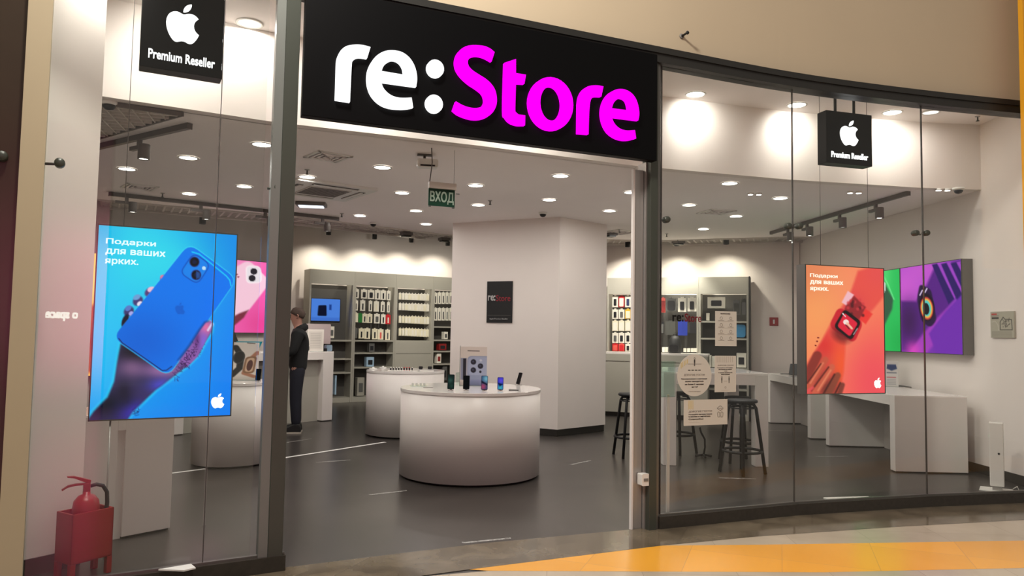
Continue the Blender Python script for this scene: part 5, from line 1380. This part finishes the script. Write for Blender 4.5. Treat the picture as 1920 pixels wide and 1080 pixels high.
# ------------------------------------------------------------------ on the walls
s, z = VP(BR0, BR1).hit(1451, 603)
t = thing('fire_sign', 'small red fire alarm call plate on the back wall', 'sign', VP(BR0, BR1).pt(s, z), VP(BR0, BR1).rot)
m = MB(); m.box(-.075, .075, -.02, -.001, -.075, .075, 'red_paint'); m.build('plate', t, bevel=.004)
m = MB(); m.box(-.015, .015, -.023, -.02, -.04, .035, 'white_print'); m.build('symbol', t)
sa_, za = RWP.hit(1858, 633, .02); sb_, zb_ = RWP.hit(1901, 583, .02)
t = thing('evacuation_plan', 'small printed evacuation plan on the right wall', 'poster', RWP.pt(sa_, za, 0), RWP.rot)
w, h = sb_ - sa_, zb_ - za
def art_plan(A):
    A.fill((172, 168, 152)); A.poly([(.05, .07), (.28, .07), (.28, .13), (.05, .13)], (180, 60, 55), .01); A.poly([(.06, .22), (.36, .22), (.36, .28), (.06, .28)], (40, 38, 36), .01); A.line([(.05, .17), (.36, .17)], .02, (110, 106, 98), .01)
    A.line([(.42, .7), (.42, .4), (.55, .22), (.62, .3), (.9, .32), (.92, .7), (.42, .7)], .025, (40, 40, 38), .012)
    rs = np.random.RandomState(2)
    for _ in range(16): x, y = .48 + .4 * rs.rand(), .35 + .3 * rs.rand(); A.line([(x, y), (x + .08 * rs.randn(), y + .08 * rs.randn())], .016, (60, 58, 54), .01)
    for k in range(9): A.line([(.06, .76 + k * .025), (.9, .76 + k * .025)], .006, (120, 116, 104), .008)
    A.line([(.06, .4), (.2, .36), (.32, .5), (.34, .72)], .012, (214, 210, 196), .01)
m = MB(); m.box(0, w, -.02, -.001, 0, h, 'plan_paper'); m.build('board', t, bevel=.002)
art_face(t, w, h, 90, art_plan, [(0, 0), (1, 0), (1, 1), (0, 1)], -.021, 0, 0, 'print', lit=False)

# ------------------------------------------------------------------ notices on the glass
NP = PL[4]
def notice(x0, x1, y0, y1, label, build, roundp=False):
    a, z1 = NP.hit(x0, y0, .008); b_, _ = NP.hit(x1, y0, .008); _, z0 = NP.hit((x0 + x1) / 2, y1, .008); w, h = b_ - a, z1 - z0
    t = thing('paper_notice', label, 'notice', NP.pt(a, z0, .007), NP.rot)
    m = MB()
    if roundp: m.prism([(w / 2 + w / 2 * cos(2 * pi * i / 48), h / 2 + h / 2 * sin(2 * pi * i / 48)) for i in range(48)], -.001, .0, 'sticker_white', 'y')
    else: m.box(0, w, -.001, 0, 0, h, 'sticker_white')
    m.build('paper', t)
    T = MB(); build(T, w, h); T.build('print', t)
    return t
def tx(m, s_, mt, x0, x1, z0, z1, b_=0.0): place2d(m, text_geo(s_, b_, res=2), mt, x0, x1, z0, z1, -.001, .0012)
def fig(m, cx, z, s_, arms=True):
    """line-drawn person of height s_"""
    m.tube([(cx + s_ * .1 * cos(a), -.0016, z + s_ * .9 + s_ * .1 * sin(a)) for a in [2 * pi * i / 12 for i in range(12)]], .0012, 'sticker_ink', 4, closed=True)
    m.box(cx - s_ * .09, cx + s_ * .09, -.002, -.001, z + s_ * .4, z + s_ * .76, 'sticker_ink'); m.box(cx - s_ * .07, cx - s_ * .015, -.002, -.001, z, z + s_ * .42, 'sticker_ink'); m.box(cx + s_ * .015, cx + s_ * .07, -.002, -.001, z, z + s_ * .42, 'sticker_ink')
def n1(m, w, h):
    fig(m, w * .5, h * .72, h * .2)
    m.box(w * .3, w * .7, -.0018, -.001, h * .765, h * .772, 'sticker_ink')
    for k in range(4): m.box(w * (.31 + .1 * k), w * (.38 + .1 * k), -.0018, -.001, h * .61, h * .63, 'sticker_ink')
    tx(m, 'ДОРОГИЕ ГОСТИ!', 'ink_grey', w * .19, w * .8, h * .475, h * .53)
    for i, (s_, a, b_) in enumerate((('Одновременно в магазине', .11, .87), ('может находиться', .23, .76), ('не более 5 человек', .22, .77), ('на 4 м²', .42, .6))): tx(m, s_, 'sticker_ink', w * a, w * b_, h * (.395 - .063 * i), h * (.43 - .063 * i), .02)
    tx(m, 'С заботой о вашем здоровье', 'ink_grey', w * .32, w * .68, h * .105, h * .12)
    for k in range(5): m.box(w * (.1 + .045 * k), w * (.12 + .045 * k), -.0018, -.001, h * (.66 + .03 * k), h * (.8 + .02 * k), 'ink_yellow')
def n2(m, w, h):
    tx(m, 'ВНИМАНИЕ!', 'sticker_ink', w * .25, w * .7, h * .91, h * .945, .01)
    for r_ in range(4):
        for c in range(2):
            cx, cz = w * (.28 + .44 * c), h * (.8 - .19 * r_)
            m.tube([(cx + .012 * cos(a), -.0016, cz + .012 * sin(a)) for a in [2 * pi * i / 10 for i in range(10)]], .0012, 'ink_grey', 4, closed=True)
            m.box(cx - w * .14, cx + w * .14, -.0018, -.001, cz - h * .07, cz - h * .062, 'ink_grey')
        if r_: m.box(w * .12, w * .86, -.0018, -.001, h * (.895 - .19 * r_), h * (.9 - .19 * r_), 'ink_light')
def n3(m, w, h):
    tx(m, 'ДОРОГИЕ ГОСТИ!', 'ink_grey', w * .14, w * .88, h * .72, h * .75)
    for i, (s_, a, b_) in enumerate((('Пожалуйста, соблюдайте', .12, .84), ('дистанцию не менее', .18, .80), ('1,5 м', .44, .58), ('от других посетителей', .17, .82), ('магазина', .3, .7))): tx(m, s_, 'sticker_ink', w * a, w * b_, h * (.655 - .045 * i), h * (.68 - .045 * i), .015)
    fig(m, w * .33, h * .25, h * .18); fig(m, w * .67, h * .25, h * .18); m.box(w * .42, w * .58, -.0018, -.001, h * .3, h * .306, 'ink_grey')
    for k in range(9): m.box(w * (.1 + .09 * k), w * (.12 + .09 * k), -.0018, -.001, h * .82, h * .98, 'ink_light')
    m.tube([(w * .5 + .008 * cos(a), -.0016, h * .13 + .008 * sin(a)) for a in [2 * pi * i / 10 for i in range(10)]], .001, 'ink_grey', 4, closed=True); m.box(w * .3, w * .7, -.0018, -.001, h * .05, h * .056, 'ink_light')
def n4(m, w, h):
    tx(m, 'ДОРОГИЕ ГОСТИ!', 'ink_grey', w * .11, w * .64, h * .5, h * .58)
    for i, (s_, b_) in enumerate((('Посещайте магазин только', .64), ('в масках и перчатках.', .61), ('Спасибо!', .44))): tx(m, s_, 'sticker_ink', w * .11, w * b_, h * (.4 - .09 * i), h * (.455 - .09 * i), .02)
    m.box(w * .11, w * .36, -.0018, -.001, h * .12, h * .128, 'ink_light')
    for k in range(5): m.box(w * (.1 + .025 * k), w * (.11 + .025 * k), -.0018, -.001, h * (.62 + .03 * (k % 2)), h * .97, 'ink_yellow')
    cx, cz = w * .83, h * .64
    m.tube([(cx - w * .07, -.0016, cz), (cx - w * .03, -.0016, cz + h * .07), (cx, -.0016, cz + h * .1), (cx + w * .03, -.0016, cz + h * .07), (cx + w * .07, -.0016, cz), (cx, -.0016, cz - h * .09), (cx - w * .07, -.0016, cz)], .0014, 'sticker_ink', 4)
    m.box(cx - w * .04, cx + w * .04, -.0018, -.001, cz - h * .01, cz + h * .0, 'sticker_ink')
    for s_ in (-1, 1): m.tube([(cx + s_ * w * .015, -.0016, h * .3), (cx + s_ * w * .015, -.0016, h * .48), (cx + s_ * w * .04, -.0016, h * .5), (cx + s_ * w * .065, -.0016, h * .46), (cx + s_ * w * .055, -.0016, h * .3), (cx + s_ * w * .015, -.0016, h * .3)], .0014, 'sticker_ink', 4)
notice(1270, 1334, 664, 743, 'round white paper notice with a standing figure stuck on the glass', n1, True)
notice(1341, 1381, 583, 649, 'upright white notice with a grid of small symbols, topmost on the glass', n2)
notice(1340, 1380, 667, 735, 'upright white notice with two figures keeping distance, middle of the glass', n3)
notice(1282, 1364, 750, 797, 'wide white notice with mask and gloves symbols, lowest on the glass', n4)
a, z1 = NP.hit(1261, 587, .008); b_, z0 = NP.hit(1315, 604, .008); w = b_ - a
t = thing('window_lettering', 'dark and red re:Store lettering stuck on the glass', 'lettering', NP.pt(a, z0, .007), NP.rot)
m = MB(); place2d(m, text_geo('re:', .02), 'black_matte', 0, w * .38, 0, (z1 - z0) * .8, 0, .001); m.build('lettering', t)
m = MB(); place2d(m, text_geo('Store', .01), 'red_print', w * .42, w, 0, z1 - z0, 0, .001); m.build('lettering', t)

# acrylic holder on a pole
s, z0_ = NP.hit(1258, 745, -.06); a, _ = NP.hit(1243, 740, -.06); b_, z1_ = NP.hit(1271, 678, -.06)
t = thing('leaflet_stand', 'thin white pole stand with a clear greenish holder just behind the glass', 'stand', NP.pt(s, 0, -.1), NP.rot)
m = MB(); m.box(-.012, .012, -.008, .008, .01, z0_ + .02, 'white_plastic'); m.build('pole', t)
m = MB(); m.rbox(-.08, .08, -.035, .035, 0, .01, .02, 'white_plastic', 'z'); m.build('base', t)
m = MB(); m.box(a - s, b_ - s, -.012, -.008, z0_, z1_, 'acrylic'); m.box(a - s, b_ - s, .01, .014, z0_, z1_, 'acrylic'); m.box(a - s, b_ - s, -.008, .01, z0_, z0_ + .004, 'acrylic'); m.build('holder', t)
# security gate by the right wall
q = Z(1868, 920, 0); t = thing('security_gate', 'short white security gate pillar with green lights by the right wall', 'security gate', tuple(q), radians(-35))
_, _, zt_ = Y(1862, 792, q[1])
m = MB(); m.box(-.14, .14, -.11, .11, 0, .012, 'white_plastic'); m.build('base_plate', t, bevel=.003)
m = MB(); m.box(-.05, .07, -.06, .06, .05, zt_, 'white_plastic'); m.build('pillar', t, bevel=.006)
m = MB(); m.box(-.03, .05, -.05, .05, .012, .05, 'steel_light'); m.build('foot', t)
for dy in (-.02, .02):
    m = MB(); m.box(-.052, -.049, dy - .006, dy + .006, zt_ - .14, zt_ - .128, 'led_green'); m.build('indicator', t)
m = MB(); m.lathe([(0, 0), (.01, 0), (.01, .004), (0, .004)], (0, 0, 0), 'black_plastic', 12, tr=Matrix.Translation((.03, -.06, zt_ - .3)) @ Matrix.Rotation(pi / 2, 4, 'X')); m.build('lock', t)
q2 = Z(1918, 914, 0.05)
m = MB(); m.tube([(q[0] + .17, q[1] + .0, .02), (q[0] + .19, q[1] - .03, .05), (q[0] + .2, q[1] - .04, .012), (q[0] + .33, q[1] - .02, .012), (5.30, q[1] + .1, .05)], .006, 'white_plastic', 6)
tag(m.build('power_cable'), 'thin white cable running from the security gate to the wall', 'cable')

# floor plates and tapes
def strip(p, q, wd, mt, label, z=.0, name='floor_tape', cat='tape', th=.0015):
    a, b_ = Z(*p, 0), Z(*q, 0); pl = VP(a[:2], b_[:2]); m = MB(); m.box(0, pl.L, -wd / 2, wd / 2, z, z + th, mt)
    return tag(m.build(name, loc=(a.x, a.y, 0), rotz=pl.rot), label, cat)
strip((440, 873), (722, 829), .05, 'floor_print', 'long white tape line on the floor towards the second round table')
strip((317, 888), (385, 879), .05, 'floor_print', 'white tape line on the floor beside the left round table')
def floor_text(p, q, label, s_, hgt=.05):
    a, b_ = Z(*p, 0), Z(*q, 0); pl = VP(a[:2], b_[:2]); m = MB()
    vs, fs = text_geo(s_, 0, res=1, depth=.0); xs = [v[0] for v in vs]; ys = [v[1] for v in vs]; k = pl.L / (max(xs) - min(xs))
    mx_, my_, hy_ = min(xs), min(ys), max(ys) - min(ys)
    m.add([((v[0] - mx_) * k, (v[1] - my_) * hgt / hy_, .0015) for v in vs], fs, 'floor_print')
    return tag(m.build('floor_lettering', loc=(a.x, a.y, 0), rotz=pl.rot), label, 'floor lettering', 'white distance lettering on the floor')
DT = 'Пожалуйста, соблюдайте дистанцию 1,5 м'
floor_text((695, 929), (765, 921), 'white lettering on the floor left of the large round table', DT)
floor_text((870, 1020), (960, 1011), 'white lettering on the floor nearest the threshold', DT)
floor_text((594, 868), (658, 863), 'white lettering on the floor below the tape line', DT)
floor_text((1074, 872), (1111, 864), 'white lettering on the floor right of the large round table', DT)
floor_text((536, 831), (586, 823), 'white lettering on the floor at the feet of the man', DT)
floor_text((1533, 857), (1592, 856), 'white lettering on the floor before the near right counter', DT)
floor_text((1350, 897), (1418, 899), 'white lettering on the floor in front of the black stools', DT)
floor_text((1440, 808), (1482, 807), 'white lettering on the floor far back beside the high table', DT)
m = MB(); a, b_ = Z(1552, 938, 0), Z(1636, 936, 0); pl = VP(a[:2], b_[:2]); m.box(0, pl.L, 0, .07, 0, .012, 'white_plastic')
tag(m.build('floor_plate', loc=tuple(a), rotz=pl.rot), 'flat white plate on the floor behind the glass below the orange lightbox', 'plate')
q = [Z(297, 1067, .115), Z(345, 1069, .115), Z(367, 1064, .115), Z(358, 1057, .115)]
m = MB(); m.prism([(v.x - q[0].x, v.y - q[0].y) for v in q], .0, .008, 'white_plastic'); tag(m.build('floor_plate', loc=(q[0].x, q[0].y, .107)), 'flat white plate lying on the dark kerb under the left glass', 'plate')

# ------------------------------------------------------------------ fire extinguisher in its red stand
ex, ey = -2.55, 4.54
rz = radians(60)
t = thing('extinguisher_stand', 'red metal box stand holding the fire extinguisher behind the left glass', 'stand', (ex, ey, 0), rz)
hw, hd, zt_, zb_ = .125, .085, .39, .1
m = MB()
m.box(-hw, hw, -hd, -hd + .012, zb_, zt_, 'red_paint'); m.box(-hw, hw, hd - .012, hd, zb_, zt_, 'red_paint')
m.box(-hw, -hw + .012, -hd, hd, zb_, zt_, 'red_paint'); m.box(hw - .012, hw, -hd, hd, zb_, zt_, 'red_paint'); m.box(-hw, hw, -hd, hd, zb_, zb_ + .01, 'red_paint'); m.build('box', t, bevel=.002)
for x in (-1, 1):
    for y in (-1, 1):
        m = MB(); m.box(x * hw, x * (hw - .03), y * hd, y * (hd - .03), 0, zb_, 'red_paint'); m.build('leg', t)
t = thing('fire_extinguisher', 'red fire extinguisher with a black hose standing in the red box', 'fire extinguisher', (ex, ey, .101), radians(34))
m = MB(); m.lathe([(0, 0), (.07, 0), (.074, .01), (.074, .30), (.068, .34), (.045, .37), (.022, .38), (.022, .395)], (0, 0, 0), 'red_paint', 36); m.build('cylinder', t)
m = MB(); m.box(-.02, .018, -.016, .016, .39, .445, 'red_dark'); m.build('valve', t, bevel=.003)
m = MB(); m.prism([(.02, .46), (.016, .44), (-.02, .455), (-.07, .48), (-.105, .487), (-.108, .494), (-.07, .492), (-.02, .475)], -.012, .012, 'red_paint', 'y'); m.build('lever', t)
m = MB(); m.prism([(.0, .435), (-.06, .435), (-.1, .428), (-.13, .41), (-.132, .418), (-.1, .44), (-.06, .446), (.0, .446)], -.012, .012, 'red_dark', 'y'); m.build('handle', t)
m = MB(); m.tube([(.018, 0, .425), (.05, 0, .432), (.085, 0, .42), (.108, 0, .38), (.112, 0, .32), (.108, 0, .22), (.104, 0, .08)], [.011, .011, .012, .012, .012, .013, .016], 'rubber', 10); m.build('hose', t)

# ------------------------------------------------------------------ people
def skin_mesh(name, verts, edges, radii, mt, parent, sub=2, root=0):
    me = bpy.data.meshes.new(name); me.from_pydata(verts, edges, []); me.materials.append(M[mt])
    o = bpy.data.objects.new(name, me); COL.objects.link(o); o.parent = parent
    sk = o.modifiers.new('skin', 'SKIN'); sk.use_smooth_shade = True
    if not me.skin_vertices: me.skin_vertices.new()
    for i, r_ in enumerate(radii):
        v = me.skin_vertices[0].data[i]; v.radius = r_ if isinstance(r_, tuple) else (r_, r_); v.use_root = (i == root)
    ss = o.modifiers.new('subdivision', 'SUBSURF'); ss.levels = sub; ss.render_levels = sub
    return o
def person(loc, rot, label, arm_r, arm_l, hood=True, hair='hair_grey', head_turn=0):
    """standing figure facing local -y; arm_* = (shoulder offset applied) elbow, wrist"""
    t = thing('person', label, 'person', loc, rot)
    # one continuous body
    V = [(0, 0, .96), (0, .01, 1.12), (0, .02, 1.30), (0, .01, 1.44), (0, -.01, 1.53), (0, -.03, 1.60), (0, -.035, 1.70), (0, -.03, 1.78)]
    R = [(.15, .11), (.13, .10), (.165, .115), (.13, .09), (.055, .06), (.065, .08), (.08, .10), (.055, .065)]
    Ed = [(0, 1), (1, 2), (2, 3), (3, 4), (4, 5), (5, 6), (6, 7)]
    def chain(st, pts, rs):
        pv = st
        for p_, r_ in zip(pts, rs):
            V.append(p_); R.append((r_, r_)); Ed.append((pv, len(V) - 1)); pv = len(V) - 1
        return pv
    for s_, (el, wr_) in ((1, arm_l), (-1, arm_r)):
        sh = (s_ * .18, .01, 1.42)
        k = chain(3, [sh, el, wr_], [.06, .042, .028])
        d = (Vector(wr_) - Vector(el)).normalized(); side = d.cross(Vector((0, 0, 1))).normalized() if abs(d.z) < .95 else Vector((0, 1, 0))
        pc = Vector(wr_) + d * .06; k = chain(k, [tuple(pc)], [.03])
        up = side.cross(d).normalized()
        for j, L in enumerate((.07, .08, .075, .06)):
            b0 = pc + side * (j - 1.5) * .019 + d * .03
            chain(k, [tuple(b0), tuple(b0 + d * L * .5 - up * .004), tuple(b0 + d * L - up * .02)], [.01, .009, .008])
        b0 = Vector(wr_) + d * .03 - side * .03; chain(k, [tuple(b0), tuple(b0 - side * .02 + d * .04)], [.011, .009])
    for s_ in (1, -1):
        chain(0, [(s_ * .09, 0, .88), (s_ * .10, -.01, .50), (s_ * .10, .02, .10), (s_ * .11, -.02, .04), (s_ * .115, -.12, .03)], [.085, .058, .042, .04, .03])
    skin_mesh('body', V, Ed, R, 'skin', t)
    # face details
    m = MB(); m.lathe([(0, -.028), (.012, -.02), (.012, 0), (.006, .02), (0, .024)], (0, -.124, 1.665), 'skin', 10); m.build('nose', t)
    for s_ in (1, -1):
        m = MB(); m.tube([(s_ * .083, -.02, 1.70), (s_ * .092, -.005, 1.69), (s_ * .09, -.01, 1.655), (s_ * .082, -.025, 1.65)], .009, 'skin', 6); m.build('ear', t)
        m = MB(); m.lathe([(0, -.006), (.008, -.002), (.008, .002), (0, .006)], (s_ * .03, -.113, 1.69), 'black_matte', 8); m.build('eye', t)
    m = MB(); m.box(-.022, .022, -.116, -.105, 1.625, 1.632, 'coral'); m.build('mouth', t)
    m = MB(); m.lathe([(.086, -.02), (.0905, .02), (.084, .06), (.058, .09), (.02, .102), (0, .104)], (0, 0, 0), hair, 24, tr=Matrix.Translation((0, -.022, 1.70)) @ Matrix.Rotation(radians(-24), 4, 'X') @ Matrix.Diagonal((.96, 1.18, 1, 1))); m.build('hair', t)
    # jacket: torso and sleeves as one skinned surface
    V = [(0, .005, .86), (0, .01, .98), (0, .01, 1.15), (0, .03, 1.30), (0, .02, 1.44), (0, .0, 1.52)]
    R = [(.17, .135), (.175, .14), (.175, .145), (.20, .15), (.15, .115), (.08, .08)]
    Ed = [(0, 1), (1, 2), (2, 3), (3, 4), (4, 5)]
    for s_, (el, wr_) in ((1, arm_l), (-1, arm_r)):
        chain(4, [(s_ * .20, .01, 1.41), el, wr_], [.088, .068, .05])
    skin_mesh('jacket', V, Ed, R, 'jacket_black', t)
    if hood:
        m = MB(); m.lathe([(.07, .05), (.10, .04), (.115, 0), (.10, -.045), (.06, -.06)], (0, 0, 0), 'jacket_black', 20, tr=Matrix.Translation((0, .03, 1.495)) @ Matrix.Rotation(radians(28), 4, 'X')); m.build('hood', t)
    V = [(0, .005, 1.02), (0, .005, .93)]; R = [(.155, .12), (.16, .13)]; Ed = [(0, 1)]
    for s_ in (1, -1): chain(1, [(s_ * .085, 0, .82), (s_ * .10, -.01, .50), (s_ * .105, .015, .09)], [.105, .084, .068])
    skin_mesh('trousers', V, Ed, R, 'navy', t)
    for s_ in (1, -1):
        m = MB(); c = s_ * .11
        prof = [(-.19, .0), (-.2, .03), (-.17, .06), (-.08, .085), (-.02, .12), (.06, .12), (.085, .08), (.09, .0)]
        m.prism([(a, b__ + .018) for a, b__ in prof], c - .048, c + .048, 'sneaker_black', 'x'); o = m.build('shoe', t, bevel=.014)
        m = MB(); m.rbox(c - .052, c + .052, -.2, .095, 0, .022, .045, 'sole_white', 'z'); so = m.build('sole', o)
    return t
face = radians(-128)   # local -y turned toward the upper left of the shop
person((-3.10, 10.80, 0), radians(-78), 'person in a black hooded jacket and dark trousers standing at the cash desk', ((-.24, -.08, 1.17), (-.17, -.30, 1.12)), ((.24, -.05, 1.16), (.18, -.28, 1.10)))
person((-4.66, 11.78, 0), radians(49), 'person in black behind the cash desk, mostly hidden by the blue lightbox', ((-.24, .02, 1.17), (-.2, -.16, 1.0)), ((.30, .0, 1.22), (.24, -.24, 1.17)), hood=False)

# ------------------------------------------------------------------ across the mall, behind the photographer
pink = bpy.data.materials.new('mall_screen'); pink.use_nodes = True
nt = pink.node_tree; nt.nodes.clear(); _at = nt.nodes.new('ShaderNodeAttribute'); _at.attribute_name = 'art'; _em = nt.nodes.new('ShaderNodeEmission'); _em.inputs[1].default_value = 3.6
_o = nt.nodes.new('ShaderNodeOutputMaterial'); nt.links.new(_at.outputs['Color'], _em.inputs[0]); nt.links.new(_em.outputs[0], _o.inputs[0])
t = thing('opposite_screen', 'tall pink lit shop screen across the aisle, mirrored in the glass over the left wall', 'screen', (3.25, -5.0, 0), pi)
def art_screen(A):
    A.fill((60, 20, 40)); A.mix(np.exp(-((A.Y - .62) / .32) ** 4) * (.55 + .45 * (1 - A.X)), (255, 90, 150))
o = art_face(t, 1.7, 5.0, 40, art_screen, [(0, 0), (1, 0), (1, 1), (0, 1)], -.002, 0, -.4 + .4, 'screen'); o.data.materials.clear(); o.data.materials.append(pink)
m = MB(); m.box(-.05, 1.75, 0, .15, 0, 5.05, 'trim_black'); m.build('housing', t)
m = MB(); place2d(m, text_geo('o space', .03), 'lamp_on', .5, 1.05, 1.56, 1.72, -.01, .02); m.build('lettering', t)
